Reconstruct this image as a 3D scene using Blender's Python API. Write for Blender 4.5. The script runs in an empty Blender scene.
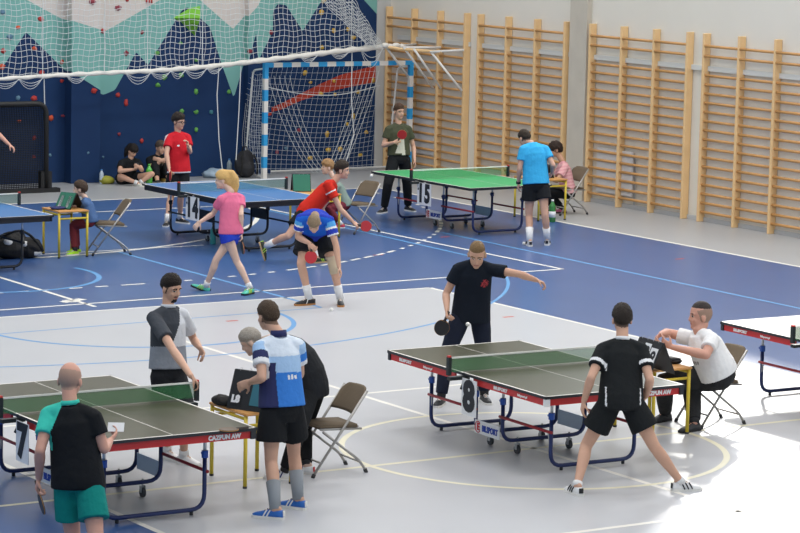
import bpy, bmesh, math, random, os
import numpy as np
from mathutils import Vector, Matrix, Euler, noise
random.seed(7)
PI = math.pi
scene = bpy.context.scene
col = scene.collection
V = Vector

# ---------------------------------------------------------------- camera
FPX = 2787.266
EYE = V((43.5, -28.2, 5.12741))
CR = V((0.537773, 0.842820, 0.021352))
CU = V((-0.123226, 0.053522, 0.990934))
CF = V((-0.834036, 0.535528, -0.132639))
cam_data = bpy.data.cameras.new('camera')
cam_data.sensor_width = 36.0
cam_data.lens = FPX * 36.0 / 800.0
cam_data.clip_start = 0.5
cam_data.clip_end = 300
cam = bpy.data.objects.new('camera', cam_data)
col.objects.link(cam)
cam.matrix_world = Matrix(((CR.x, CU.x, -CF.x, EYE.x), (CR.y, CU.y, -CF.y, EYE.y), (CR.z, CU.z, -CF.z, EYE.z), (0, 0, 0, 1)))
scene.camera = cam
# horizontal helper directions: HR = to the right, HF = away from the viewer
HF = V((CF.x, CF.y, 0)).normalized()
HR = V((CR.x, CR.y, 0)).normalized()
UP = V((0, 0, 1))

def ray(u, v):
    return CF + CR * ((u - 400) / FPX) - CU * ((v - 266.5) / FPX)

def at(u, v, z=0.0):
    d = ray(u, v)
    return EYE + d * ((z - EYE.z) / d.z)

def depth(p):
    return (V(p) - EYE).dot(CF)

def atd(u, v, d):
    return EYE + ray(u, v) * d

def hv(a, b, c=0.0):
    return HR * a + HF * b + UP * c

# ---------------------------------------------------------------- materials
def lin(c):
    return c / 12.92 if c <= 0.04045 else ((c + 0.055) / 1.055) ** 2.4

def rgb(h):
    h = h.lstrip('#')
    return tuple(lin(int(h[i:i + 2], 16) / 255) for i in (0, 2, 4)) + (1.0,)

MATS = {}
def mat(name, hexcol, rough=0.6, metal=0.0, spec=0.5, noise_amt=0.0, noise_scale=40.0, bump=0.0, bump_scale=60.0, alpha=1.0):
    if name in MATS:
        return MATS[name]
    m = bpy.data.materials.new(name)
    m.use_nodes = True
    nt = m.node_tree
    b = nt.nodes['Principled BSDF']
    c = rgb(hexcol)
    b.inputs['Base Color'].default_value = c
    b.inputs['Roughness'].default_value = rough
    b.inputs['Metallic'].default_value = metal
    b.inputs['Specular IOR Level'].default_value = spec
    b.inputs['Alpha'].default_value = alpha
    m.diffuse_color = c
    tc = nt.nodes.new('ShaderNodeTexCoord')
    if noise_amt > 0:
        n = nt.nodes.new('ShaderNodeTexNoise')
        n.inputs['Scale'].default_value = noise_scale
        n.inputs['Detail'].default_value = 3
        nt.links.new(tc.outputs['Object'], n.inputs['Vector'])
        mx = nt.nodes.new('ShaderNodeMix')
        mx.data_type = 'RGBA'
        mx.inputs['A'].default_value = tuple(max(0, x * (1 - noise_amt)) for x in c[:3]) + (1,)
        mx.inputs['B'].default_value = tuple(min(1, x * (1 + noise_amt)) for x in c[:3]) + (1,)
        nt.links.new(n.outputs['Fac'], mx.inputs['Factor'])
        nt.links.new(mx.outputs['Result'], b.inputs['Base Color'])
    if bump > 0:
        n2 = nt.nodes.new('ShaderNodeTexNoise')
        n2.inputs['Scale'].default_value = bump_scale
        n2.inputs['Detail'].default_value = 2
        nt.links.new(tc.outputs['Object'], n2.inputs['Vector'])
        bp = nt.nodes.new('ShaderNodeBump')
        bp.inputs['Strength'].default_value = bump
        bp.inputs['Distance'].default_value = 0.02
        nt.links.new(n2.outputs['Fac'], bp.inputs['Height'])
        nt.links.new(bp.outputs['Normal'], b.inputs['Normal'])
    MATS[name] = m
    return m

def cloth(name, hexcol, rough=0.85):
    return mat(name, hexcol, rough, spec=0.2, noise_amt=0.06, noise_scale=30, bump=0.55, bump_scale=14)

# ---------------------------------------------------------------- mesh helpers
def finish(bm, name, mats, parent=None, smooth=False, loc=None, matrix=None, recalc=True):
    if recalc:
        bmesh.ops.recalc_face_normals(bm, faces=bm.faces[:])
    me = bpy.data.meshes.new(name)
    bm.to_mesh(me)
    bm.free()
    return mesh_obj(me, name, mats, parent, smooth, loc, matrix)

def mesh_obj(me, name, mats, parent=None, smooth=False, loc=None, matrix=None):
    if not isinstance(mats, (list, tuple)):
        mats = [mats]
    for m in mats:
        me.materials.append(m)
    if smooth:
        me.polygons.foreach_set('use_smooth', [True] * len(me.polygons))
    o = bpy.data.objects.new(name, me)
    col.objects.link(o)
    if parent is not None:
        o.parent = parent
    if matrix is not None:
        o.matrix_local = matrix
    if loc is not None:
        o.location = loc
    return o

def empty(name, loc=(0, 0, 0), rz=0.0):
    o = bpy.data.objects.new(name, None)
    o.empty_display_size = 0.2
    o.location = loc
    o.rotation_euler = (0, 0, rz)
    col.objects.link(o)
    return o

def tag(o, label, cat, group=None, kind=None):
    o['label'] = label
    if cat:
        o['category'] = cat
    if group:
        o['group'] = group
    if kind:
        o['kind'] = kind
    return o

def struct(o, label=None):
    o['kind'] = 'structure'
    if label:
        o['label'] = label
    return o

def children_of(o):
    return [c for c in bpy.data.objects if c.parent == o]

def copy_tree(o, parent=None):
    c = o.copy()
    col.objects.link(c)
    if parent is not None:
        c.parent = parent
    for ch in children_of(o):
        copy_tree(ch, c)
    return c

def box(bm, lo, hi, mi=0, M=None):
    x0, y0, z0 = lo
    x1, y1, z1 = hi
    vs = [V(p) for p in ((x0, y0, z0), (x1, y0, z0), (x1, y1, z0), (x0, y1, z0), (x0, y0, z1), (x1, y0, z1), (x1, y1, z1), (x0, y1, z1))]
    if M is not None:
        vs = [M @ p for p in vs]
    vs = [bm.verts.new(p) for p in vs]
    fs = []
    for f in ((0, 3, 2, 1), (4, 5, 6, 7), (0, 1, 5, 4), (1, 2, 6, 5), (2, 3, 7, 6), (3, 0, 4, 7)):
        fc = bm.faces.new([vs[i] for i in f])
        fc.material_index = mi
        fs.append(fc)
    return vs, fs

def bbox_obj(name, lo, hi, m, parent=None, bevel=0.0):
    bm = bmesh.new()
    box(bm, lo, hi)
    if bevel > 0:
        bmesh.ops.bevel(bm, geom=bm.edges[:], offset=bevel, segments=2, profile=0.5, affect='EDGES')
    return finish(bm, name, m, parent)

def frame_at(t, lat=None):
    t = t.normalized()
    if lat is None:
        lat = V((1, 0, 0)) if abs(t.x) < 0.9 else V((0, 1, 0))
    lat = lat - t * lat.dot(t)
    if lat.length < 1e-6:
        lat = t.orthogonal()
    lat.normalize()
    return lat, t.cross(lat).normalized()

def tube(bm, pts, rads, lat=None, n=12, cap='flat', mi=0):
    """lofted tube through pts; rads are floats or (along lat, across) pairs"""
    pts = [V(p) for p in pts]
    N = len(pts)
    if not isinstance(rads, (list,)):
        rads = [rads] * N
    rads = [(r, r) if not isinstance(r, (tuple, list)) else r for r in rads]
    tans = []
    for i in range(N):
        a = pts[max(i - 1, 0)]
        b = pts[min(i + 1, N - 1)]
        t = (b - a)
        if 0 < i < N - 1:
            t = (pts[i] - a).normalized() + (b - pts[i]).normalized()
        tans.append(t.normalized())
    lats = lat if isinstance(lat, list) else [lat] * N
    prev = None
    fr = []
    for i in range(N):
        l0 = lats[i] if lats[i] is not None else prev
        l, b = frame_at(tans[i], l0)
        prev = l
        fr.append((l, b))
    items = [(pts[i], rads[i], fr[i]) for i in range(N)]
    if cap == 'round':
        p, r, f = items[0]
        rr = min(r)
        items = [(p - tans[0] * rr * .87, (r[0] * .5, r[1] * .5), f), (p - tans[0] * rr * .5, (r[0] * .87, r[1] * .87), f)] + items
        p, r, f = items[-1]
        rr = min(r)
        items += [(p + tans[-1] * rr * .5, (r[0] * .87, r[1] * .87), f), (p + tans[-1] * rr * .87, (r[0] * .5, r[1] * .5), f)]
    rings = []
    for p, r, (l, b) in items:
        rings.append([bm.verts.new(p + l * (r[0] * math.cos(2 * PI * k / n)) + b * (r[1] * math.sin(2 * PI * k / n))) for k in range(n)])
    for a, b in zip(rings[:-1], rings[1:]):
        for k in range(n):
            f = bm.faces.new((a[k], a[(k + 1) % n], b[(k + 1) % n], b[k]))
            f.material_index = mi
    for rg, rev in ((rings[0], True), (rings[-1], False)):
        f = bm.faces.new(rg[::-1] if rev else rg)
        f.material_index = mi

def ellipsoid(bm, c, ax, rad, nu=16, nv=10, mi=0, fn=None):
    c = V(c)
    rows = []
    for j in range(1, nv):
        th = PI * j / nv
        row = []
        for i in range(nu):
            ph = 2 * PI * i / nu
            d = V((math.sin(th) * math.cos(ph), math.sin(th) * math.sin(ph), math.cos(th)))
            s = fn(d) if fn else 1.0
            row.append(bm.verts.new(c + ax[0] * (d.x * rad[0] * s) + ax[1] * (d.y * rad[1] * s) + ax[2] * (d.z * rad[2] * s)))
        rows.append(row)
    st = fn(V((0, 0, 1))) if fn else 1.0
    sb = fn(V((0, 0, -1))) if fn else 1.0
    top = bm.verts.new(c + ax[2] * rad[2] * st)
    bot = bm.verts.new(c - ax[2] * rad[2] * sb)
    for i in range(nu):
        k = (i + 1) % nu
        bm.faces.new((top, rows[0][i], rows[0][k])).material_index = mi
        bm.faces.new((bot, rows[-1][k], rows[-1][i])).material_index = mi
        for j in range(len(rows) - 1):
            bm.faces.new((rows[j][i], rows[j + 1][i], rows[j + 1][k], rows[j][k])).material_index = mi

XYZ = (V((1, 0, 0)), V((0, 1, 0)), V((0, 0, 1)))

def fillet(pts, r, seg=5):
    """round the inner corners of a polyline"""
    pts = [V(p) for p in pts]
    out = [pts[0]]
    for i in range(1, len(pts) - 1):
        a, p, b = pts[i - 1], pts[i], pts[i + 1]
        d1, d2 = (a - p), (b - p)
        rr = min(r, d1.length * .49, d2.length * .49)
        s, e = p + d1.normalized() * rr, p + d2.normalized() * rr
        for k in range(seg + 1):
            t = k / seg
            out.append(s * (1 - t) ** 2 + p * (2 * t * (1 - t)) + e * t ** 2)
    out.append(pts[-1])
    return out

def pipe(name, pts, r, m, parent=None, rad=0.0, n=8):
    bm = bmesh.new()
    tube(bm, fillet(pts, rad) if rad > 0 else pts, r, n=n)
    return finish(bm, name, m, parent, smooth=True)

def remesh(bm, vox, smooth=2, factor=0.5):
    bmesh.ops.recalc_face_normals(bm, faces=bm.faces[:])
    me = bpy.data.meshes.new('tmp')
    bm.to_mesh(me)
    bm.free()
    o = bpy.data.objects.new('tmp', me)
    col.objects.link(o)
    md = o.modifiers.new('r', 'REMESH')
    md.mode = 'VOXEL'
    md.voxel_size = vox
    if smooth:
        sm = o.modifiers.new('s', 'SMOOTH')
        sm.iterations = smooth
        sm.factor = factor
    dg = bpy.context.evaluated_depsgraph_get()
    out = bpy.data.meshes.new_from_object(o.evaluated_get(dg))
    bpy.data.objects.remove(o)
    bpy.data.meshes.remove(me)
    return out

def centers(me):
    n = len(me.polygons)
    a = np.empty(n * 3, dtype=np.float32)
    me.polygons.foreach_get('center', a)
    return a.reshape(-1, 3).astype(np.float64)

def text_mesh(s, size, ext=0.002, bold=0.0, spacing=1.0):
    cu = bpy.data.curves.new('t', 'FONT')
    cu.body = s
    cu.size = size
    cu.extrude = ext
    cu.offset = bold
    cu.space_character = spacing
    cu.align_x = 'CENTER'
    cu.align_y = 'CENTER'
    cu.resolution_u = 3
    o = bpy.data.objects.new('t', cu)
    col.objects.link(o)
    dg = bpy.context.evaluated_depsgraph_get()
    me = bpy.data.meshes.new_from_object(o.evaluated_get(dg))
    bpy.data.objects.remove(o)
    return me

def basis(x, y, loc):
    """matrix whose local X is x, local Y is y (text reads along x, up y)"""
    x = V(x).normalized()
    y = V(y)
    z = x.cross(y).normalized()
    y = z.cross(x)
    return Matrix(((x.x, y.x, z.x, loc[0]), (x.y, y.y, z.y, loc[1]), (x.z, y.z, z.z, loc[2]), (0, 0, 0, 1)))

def lettering(name, s, size, x, y, loc, m, parent, bold=0.0, ext=0.002, sx=1.0):
    me = text_mesh(s, size, ext, bold)
    M = basis(x, y, loc) @ Matrix.Diagonal((sx, 1, 1, 1))
    return mesh_obj(me, name, m, parent, matrix=M)
# ================================================================ SETTING
wall_white = mat('wall_paint', '#e2ddd2', .8, spec=.2, noise_amt=.03, noise_scale=1.5)
concrete = mat('concrete', '#c6beb0', .8, noise_amt=.10, noise_scale=3)
wood = mat('beech_wood', '#ebc590', .5, noise_amt=.10, noise_scale=6)
wood_rung = mat('beech_rung', '#c9965c', .5, noise_amt=.10, noise_scale=6)
white_line = mat('line_white', '#e9e6dd', .45)
steel = mat('steel', '#b6b8ba', .35, metal=.6)
white_metal = mat('white_enamel', '#e8e6e2', .4)

def floor_mat(name, hexcol, rough, var=.05):
    m = mat(name, hexcol, rough, spec=.55, noise_amt=var, noise_scale=.9)
    return m
f_grey = floor_mat('floor_grey', '#bcbec2', .34)
f_border = floor_mat('floor_border', '#a8aaac', .38)
f_blue = floor_mat('floor_blue', '#3f5e92', .30, .08)
l_blue = mat('line_light_blue', '#5f9bd0', .4)
l_red = mat('line_red', '#c4564c', .4)
l_yellow = mat('line_cream', '#e4dfc4', .45)
FM = [f_border, f_blue, f_grey, white_line, l_blue, l_red, l_yellow]
bm = bmesh.new()
def quad(x0, y0, x1, y1, z, mi):
    f = bm.faces.new([bm.verts.new(p) for p in ((x0, y0, z), (x1, y0, z), (x1, y1, z), (x0, y1, z))])
    f.material_index = mi
def stripe(a, b, w, mi, z=.0021):
    a, b = V((a[0], a[1], z)), V((b[0], b[1], z))
    d = (b - a).normalized()
    s = V((-d.y, d.x, 0)) * (w / 2)
    f = bm.faces.new([bm.verts.new(p) for p in (a - s, b - s, b + s, a + s)])
    f.material_index = mi
def arc(c, r, a0, a1, w, mi, z=.0024, n=48, dash=None):
    L = r * abs(a1 - a0)
    n = max(8, int(L / .12))
    for i in range(n):
        t0, t1 = a0 + (a1 - a0) * i / n, a0 + (a1 - a0) * (i + 1) / n
        if dash and (i * L / n) % dash > dash * .5:
            continue
        ps = [(c[0] + rr * math.cos(t), c[1] + rr * math.sin(t), z) for rr, t in ((r - w / 2, t0), (r + w / 2, t0), (r + w / 2, t1), (r - w / 2, t1))]
        f = bm.faces.new([bm.verts.new(p) for p in ps])
        f.material_index = mi
# floor slab and colour zones (X runs along the hall, Y across it)
quad(-1.2, -30, 46, .2, 0, 0)
quad(2.3, -24.2, 42.3, -2.25, .0008, 1)
quad(13.2, -17.95, 31.9, -8.27, .0014, 2)
YC = -13.25
# handball court
stripe((2.3, -2.25), (42.3, -2.25), .08, 3)
stripe((2.3, -24.2), (2.3, -2.2), .08, 3)
arc((2.3, YC + 1.5), 6.15, 0, PI / 2, .08, 3)
stripe((8.3, YC - 1.5), (8.3, YC + 1.5), .07, 3)
arc((2.3, YC - 1.5), 6.15, -PI / 2, 0, .08, 3)
arc((2.3, YC + 1.5), 9.05, 0, PI / 2, .06, 3, dash=.37)
for k in range(-4, 5):
    stripe((11.35, YC + k * .37 - .09), (11.35, YC + k * .37 + .09), .06, 3)
arc((2.3, YC - 1.5), 9.05, -PI / 2, 0, .06, 3, dash=.37)
# volleyball court
stripe((13.2, -8.27), (31.9, -8.27), .06, 3)
stripe((13.2, -17.95), (31.9, -17.95), .06, 3)
stripe((13.2, -17.95), (13.2, -8.27), .05, 3)
stripe((22.6, -24.2), (22.6, -2.25), .06, 6)
stripe((19.45, -17.95), (19.45, -8.27), .06, 3)
stripe((25.6, -17.95), (25.6, -8.27), .06, 3)
arc((22.6, YC), 1.8, 0, 2 * PI, .06, 6)
stripe((15.3, YC), (29.9, YC), .06, 3)
# white cross-court
stripe((12.85, -20), (12.4, -5.55), .06, 3)
stripe((2.3, -5.75), (12.42, -5.55), .06, 3)
stripe((3.8, -20.6), (3.8, -5.7), .06, 3)
stripe((8.15, -12.5), (8.15, -8.9), .05, 3)
stripe((6.0, -12.95), (12.9, -13.0), .06, 3)
arc((12.35, -13.06), .05, 0, 2 * PI, .14, 3)
stripe((12.25, -12.85), (12.4, -13.2), .14, 3)
# light blue courts
stripe((8.2, -4.8), (30, -5.15), .06, 4)
stripe((2.5, -5.75), (10.9, -5.97), .06, 4)
stripe((8.4, -10.38), (14.1, -10.48), .06, 4)
stripe((14.35, -15.0), (14.12, -10.48), .035, 4)
arc((8.75, -13.62), 7.96, -1.1, 1.1, .045, 4)
arc((14.15, -13.1), 1.9, -PI / 2, PI / 2, .06, 4)
arc((9.93, -13.09), 1.45, -1.9, 1.8, .07, 4)
# small red marks
for (x, y) in ((15.74, -8.78), (12.2, -3.32), (14.6, -12.02), (10.09, -7.12), (8.7, -5.06)):
    stripe((x, y - .08), (x, y + .08), .06, 5)
struct(finish(bm, 'floor', FM, recalc=False))

# ---- back wall with climbing mural; two shallow pilasters
def backwall_px(u, v, X=-.65):
    d = ray(u, v)
    p = EYE + d * ((X - EYE.x) / d.x)
    return p.y, p.z
p1a, p1b = -6.98, -6.42
p2a, p2b = -3.36, -2.86
def wall_x(y):
    if p1a <= y <= p1b: return -.2
    if p2a <= y <= p2b: return -.4
    if y < p1a: return -.45
    if y < p2a: return -.45 + (y - p1b) / (p2a - p1b) * -.10
    return -.7 - .25 * (y - p2b) / (-.30 - p2b)
def wall_hit(u, v):
    X = -.45
    for _ in range(4):
        y, z = backwall_px(u, v, X)
        X = wall_x(y)
    return V((X, y, z))
Y0, Y1 = -30.0, -1.0 * .02
mural = bpy.data.materials.new('climbing_mural')
mural.use_nodes = True
nt = mural.node_tree
bs = nt.nodes['Principled BSDF']
bs.inputs['Roughness'].default_value = .75
bs.inputs['Specular IOR Level'].default_value = .25
geo = nt.nodes.new('ShaderNodeNewGeometry')
sep = nt.nodes.new('ShaderNodeSeparateXYZ')
nt.links.new(geo.outputs['Position'], sep.inputs[0])
YA, YB, ZT = -9.0, 0.0, 6.0
mr = nt.nodes.new('ShaderNodeMapRange')
mr.inputs['From Min'].default_value = YA
mr.inputs['From Max'].default_value = YB
nt.links.new(sep.outputs['Y'], mr.inputs['Value'])
def line_fn(px_pts):
    """piecewise linear paint edge Z(Y) from wall points"""
    fc = nt.nodes.new('ShaderNodeFloatCurve')
    pts = sorted((wall_hit(u, v).y, wall_hit(u, v).z) for u, v in px_pts)
    cv = fc.mapping.curves[0]
    P = [((y - YA) / (YB - YA), z / ZT) for y, z in pts]
    P = [(min(1, max(0, a)), min(1, max(0, b))) for a, b in P]
    while len(cv.points) < len(P):
        cv.points.new(.5, .5)
    for i, (a, b) in enumerate(P):
        cv.points[i].location = (a + i * 1e-5, b)
        cv.points[i].handle_type = 'VECTOR'
    fc.mapping.extend = 'HORIZONTAL'
    fc.mapping.update()
    nt.links.new(mr.outputs['Result'], fc.inputs['Value'])
    mul = nt.nodes.new('ShaderNodeMath')
    mul.operation = 'MULTIPLY'
    mul.inputs[1].default_value = ZT
    nt.links.new(fc.outputs['Value'], mul.inputs[0])
    return mul.outputs[0]
def math_node(op, a, b):
    m = nt.nodes.new('ShaderNodeMath')
    m.operation = op
    for i, x in enumerate((a, b)):
        if isinstance(x, (int, float)):
            m.inputs[i].default_value = x
        else:
            nt.links.new(x, m.inputs[i])
    return m.outputs[0]
def mix_col(fac, a, b):
    m = nt.nodes.new('ShaderNodeMix')
    m.data_type = 'RGBA'
    nt.links.new(fac, m.inputs['Factor'])
    for k, x in (('A', a), ('B', b)):
        if isinstance(x, tuple):
            m.inputs[k].default_value = x
        else:
            nt.links.new(x, m.inputs[k])
    return m.outputs['Result']
teal_edge = line_fn([(-40, 70), (2, 68), (26, 32), (72, 72), (103, 95), (115, 90), (136, 52), (148, 65), (182, 10), (188, 7), (210, 27), (221, 62), (233.7, 98), (247, 67), (257.6, 62), (258, 26), (277, 4), (286, 5), (302.5, 31), (322, 0), (330, -14), (352, -14), (364, 0), (383, 21)])
white_edge = line_fn([(-40, -40), (10, -12), (27, 0), (67, 19), (104, 32), (160, 0), (180, -20), (200, 0), (233, 29), (258, 6), (270, -20)])
red_lo = line_fn([(258, 118), (280, 110), (300, 101), (320, 94), (340, 89), (365, 84), (384, 80)])
red_hi = line_fn([(258, 117), (280, 104), (300, 94), (320, 84), (340, 75), (365, 68), (384, 65)])
nz = nt.nodes.new('ShaderNodeTexNoise')
nz.inputs['Scale'].default_value = 1.3
nt.links.new(geo.outputs['Position'], nz.inputs['Vector'])
navy = mix_col(nz.outputs['Fac'], rgb('#142c52'), rgb('#1b3b66'))
c1 = mix_col(math_node('GREATER_THAN', sep.outputs['Z'], teal_edge), navy, rgb('#7db3ab'))
c2 = mix_col(math_node('GREATER_THAN', sep.outputs['Z'], white_edge), c1, rgb('#d6cdc6'))
inred = math_node('MULTIPLY', math_node('GREATER_THAN', sep.outputs['Z'], red_lo), math_node('LESS_THAN', sep.outputs['Z'], red_hi))
inred = math_node('MULTIPLY', inred, math_node('GREATER_THAN', sep.outputs['Y'], backwall_px(258, 117)[0]))
c3 = mix_col(inred, c2, rgb('#b5402f'))
nt.links.new(c3, bs.inputs['Base Color'])

HALL = 12.0
bm = bmesh.new()
prof = [(-.45, Y0), (-.45, p1a), (-.2, p1a), (-.2, p1b), (-.45, p1b), (-.55, p2a), (-.4, p2a), (-.4, p2b), (-.7, p2b), (-.95, -.30)]
back = [(-1.4, -.30), (-1.4, Y0)]
pl = prof + back
lo = [bm.verts.new((x, y, 0)) for x, y in pl]
hi = [bm.verts.new((x, y, HALL)) for x, y in pl]
for i in range(len(pl)):
    k = (i + 1) % len(pl)
    bm.faces.new((lo[i], lo[k], hi[k], hi[i]))
bm.faces.new(lo)
bm.faces.new(hi)
struct(finish(bm, 'wall_back', mural))

# ---- right wall with a high window strip
WX0, WX1, WZ0, WZ1 = 7.2, 15.2, 6.25, 11.4
bm = bmesh.new()
box(bm, (-1.1, 0, 0), (46, .35, WZ0))
box(bm, (-1.1, 0, WZ1), (46, .35, HALL))
box(bm, (-1.1, 0, WZ0), (WX0, .35, WZ1))
box(bm, (WX1, 0, WZ0), (46, .35, WZ1))
struct(finish(bm, 'wall_right', wall_white))
bm = bmesh.new()
fr = .06
for k in range(5):
    x = WX0 + (WX1 - WX0) * k / 4
    box(bm, (max(WX0, x - fr / 2), .12, WZ0), (min(WX1, x + fr / 2), .2, WZ1))
for z in (WZ0 + fr / 2, WZ1 - fr / 2):
    box(bm, (WX0, .12, z - fr / 2), (WX1, .2, z + fr / 2))
struct(finish(bm, 'window_1', white_metal))
bm = bmesh.new()
box(bm, (-1.2, -30, HALL), (46, .4, HALL + .3))
struct(finish(bm, 'ceiling', mat('ceiling_paint', '#e4e4e2', .9)))
# concrete column, wall rails, ducts on the right wall
struct(bbox_obj('column', (4.93, -.1, 0), (5.42, .02, HALL), concrete))
bm = bmesh.new()
for x0, x1 in ((-.6, 1.8), (2.1, 4.85), (5.45, 11.5)):
    box(bm, (x0, -.05, 2.42), (x1, -.001, 2.5))
struct(finish(bm, 'trim_1', mat('rail_grey', '#d6d7d3', .5)))
bm = bmesh.new()
box(bm, (-1.4, -.30, 0), (-.93, 0, HALL))
struct(finish(bm, 'trim_2', mat('pier_grey', '#bcbcba', .8, noise_amt=.05, noise_scale=2)))
bm = bmesh.new()
box(bm, (-.1, -.03, .001), (1.5, -.001, .07))
box(bm, (2.1, -.03, .001), (4.9, -.001, .07))
box(bm, (5.45, -.03, .001), (20, -.001, .07))
struct(finish(bm, 'baseboard_right', mat('skirting', '#b9babb', .6)))

# white service panels low on the wall behind the bars
panel_white = mat('panel_white', '#dedede', .4)
for i, (x0, x1, z0, z1, lb) in enumerate(((5.75, 6.75, .2, .95, 'white flat radiator panel behind the wall bars beside the concrete column'),
                                          (-.1, .75, .35, 1.15, 'white radiator panel behind the wall bars nearest the hall corner'))):
    e = tag(empty('radiator', (0, 0, 0)), lb, 'radiator')
    o = bbox_obj('panel', (x0, -.055, z0), (x1, -.02, z1), panel_white, e, .008)
    bm = bmesh.new()
    tube(bm, [(x1 + .05, -.035, .07), (x1 + .05, -.035, z1 - .1), (x1 - .02, -.035, z1 - .1)], .012, n=6)
    finish(bm, 'pipe', steel, e)

# ---- wall bars: four units, three bays each
def wall_bars(x0, label):
    e = empty('wall_bars', (x0, 0, 0))
    tag(e, label, 'wall bars', 'climbing ladders along the side wall')
    return e
PITCH = .875
RZ = [.16 + .146 * i for i in range(16)] + [2.66, 2.82]
def fill_bars(e):
    for k in range(4):
        x = k * PITCH
        bm = bmesh.new()
        box(bm, (x - .028, -.135, .0), (x + .028, -.005, 3.02))
        bmesh.ops.bevel(bm, geom=bm.edges[:], offset=.006, segments=1, affect='EDGES')
        finish(bm, 'upright', wood, e)
    first = None
    for k in range(3):
        for z in RZ:
            y = -.085 if z < 2.6 else -.115
            if first is None:
                bm = bmesh.new()
                tube(bm, [(.02, 0, 0), (PITCH - .02, 0, 0)], [(.023, .023)] * 2, n=8)
                first = finish(bm, 'rung', wood_rung, e, smooth=True, loc=(0, y, z))
            else:
                c = first.copy()
                col.objects.link(c)
                c.parent = e
                c.location = (k * PITCH, y, z)
for x0, lb in ((-.87, 'wooden wall bars nearest the hall corner, behind the goal post and bracket'),
               (2.19, 'wooden wall bars just before the concrete column, behind the player in cyan'),
               (5.55, 'wooden wall bars just after the concrete column, full height in view'),
               (8.60, 'wooden wall bars cut off by the edge of the photo, last from the corner')):
    fill_bars(wall_bars(x0, lb))

# ---- climbing holds
hold_cols = {'red': '#b5342f', 'orange': '#d0502c', 'green': '#5fa04a', 'yellow': '#c8a23c', 'grey': '#5a7f96', 'maroon': '#8c2f3e', 'teal': '#3f7f8a'}
hold_m = {k: mat('hold_' + k, v, .6, noise_amt=.1, noise_scale=30) for k, v in hold_cols.items()}
HOLDS = [(2.5, 12, 'grey', 1.1), (9.7, 37, 'grey', 1.4), (18, 27.5, 'orange', .9), (41, 19, 'red', 1.1), (3, 51, 'red', 1.1), (2, 66.5, 'orange', 1.1),
         (34, 48.5, 'orange', 1.0), (41.5, 73, 'red', 1.1), (68, 63, 'orange', 1.0), (92, 2, 'maroon', 1.3), (118, 8, 'maroon', 1.3), (102.5, 31, 'red', 1.2),
         (127, 0, 'red', 1.0), (149, 1, 'red', 1.5), (142, 32.5, 'maroon', .9), (126, 53, 'maroon', 1.2), (94, 91, 'red', 1.1), (118, 95, 'red', .9),
         (126, 103, 'red', 1.3), (34, 98.5, 'red', 1.2), (51, 118, 'orange', 1.2), (68, 82, 'red', .9), (69, 117, 'maroon', .8), (19, 121, 'orange', .9),
         (34, 138, 'red', .8), (34, 157, 'red', .9), (18, 98, 'grey', 1.0), (50, 155, 'grey', .7), (88, 153, 'grey', .7), (103, 157, 'grey', .6),
         (119, 134, 'maroon', .9), (141.5, 141, 'red', 1.0), (157, 53, 'green', 1.1), (157.5, 85, 'green', 1.1), (164.5, 77, 'green', 1.1), (181, 75, 'green', 1.2),
         (196, 91.5, 'green', 1.1), (180.5, 43, 'green', .9), (196, 60, 'green', .9), (196, 112, 'green', 1.1), (181.5, 111.5, 'green', 1.1), (211, 112, 'teal', .9),
         (196, 130, 'green', 1.1), (229, 92, 'green', 1.1), (271, 32.5, 'maroon', 1.1), (245.5, 51, 'maroon', 1.2), (304.5, 73, 'yellow', 1.2),
         (321, 12.5, 'yellow', 1.3), (323, 1, 'yellow', 1.2), (333.5, 30.5, 'yellow', 1.2), (348, 29, 'yellow', 1.2), (353, 37.5, 'yellow', 1.2), (321.5, 47.5, 'yellow', 1.3),
         (310.5, 82.5, 'yellow', .8), (334, 81, 'yellow', .9), (321, 94, 'yellow', 1.1), (335, 94.5, 'yellow', .9), (358, 92, 'yellow', 1.1), (353, 116, 'yellow', 1.2),
         (347, 124, 'yellow', 1.0), (373, 80, 'yellow', 1.0), (327, 134, 'yellow', 1.3), (328, 150, 'yellow', 1.2), (310, 158, 'yellow', 1.1), (340, 149, 'yellow', 1.1),
         (366, 132, 'yellow', 1.1), (277, 152, 'maroon', 1.0), (360, 155, 'yellow', 1.1), (299, 130, 'maroon', .9), (286, 148, 'grey', .8)]
def region_word(u, v):
    if u < 75: return 'on the wall by the black frame' if v > 75 else 'on the mural peak by the hall end'
    if u < 104: return 'on the first pilaster'
    if u < 160: return 'above the seated spectators'
    if u < 240: return 'around the player in red'
    if u < 270: return 'on the second pilaster'
    return 'above the goal' if v < 60 else 'behind the goal net'
rg = random.Random(3)
hold_n = {}
for (u, v, c, s) in HOLDS:
    p = wall_hit(u, v)
    bm = bmesh.new()
    sd = rg.random() * 50
    s *= .56
    w, h = .075 * s * rg.uniform(.8, 1.25), .07 * s * rg.uniform(.75, 1.15)
    ellipsoid(bm, (0, 0, 0), XYZ, (.05 * s, w, h), 10, 7, fn=lambda d: 1 + .55 * noise.noise(d * 1.7 + V((sd, 0, 0))))
    bm.verts.ensure_lookup_table()
    for vt in bm.verts:
        vt.co.x = max(vt.co.x, -.004)
    o = finish(bm, 'climbing_hold', hold_m[c], None, smooth=True, loc=p)
    key = (c, region_word(u, v))
    hold_n.setdefault(key, []).append((u, v, o))
ORD = ['highest', 'second highest', 'third highest', 'fourth highest', 'fifth highest', 'sixth highest', 'seventh highest', 'eighth highest', 'ninth highest', 'tenth highest', 'eleventh highest', 'twelfth highest', 'thirteenth highest', 'fourteenth highest', 'fifteenth highest', 'sixteenth highest', 'seventeenth highest', 'eighteenth highest', 'nineteenth highest']
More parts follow.
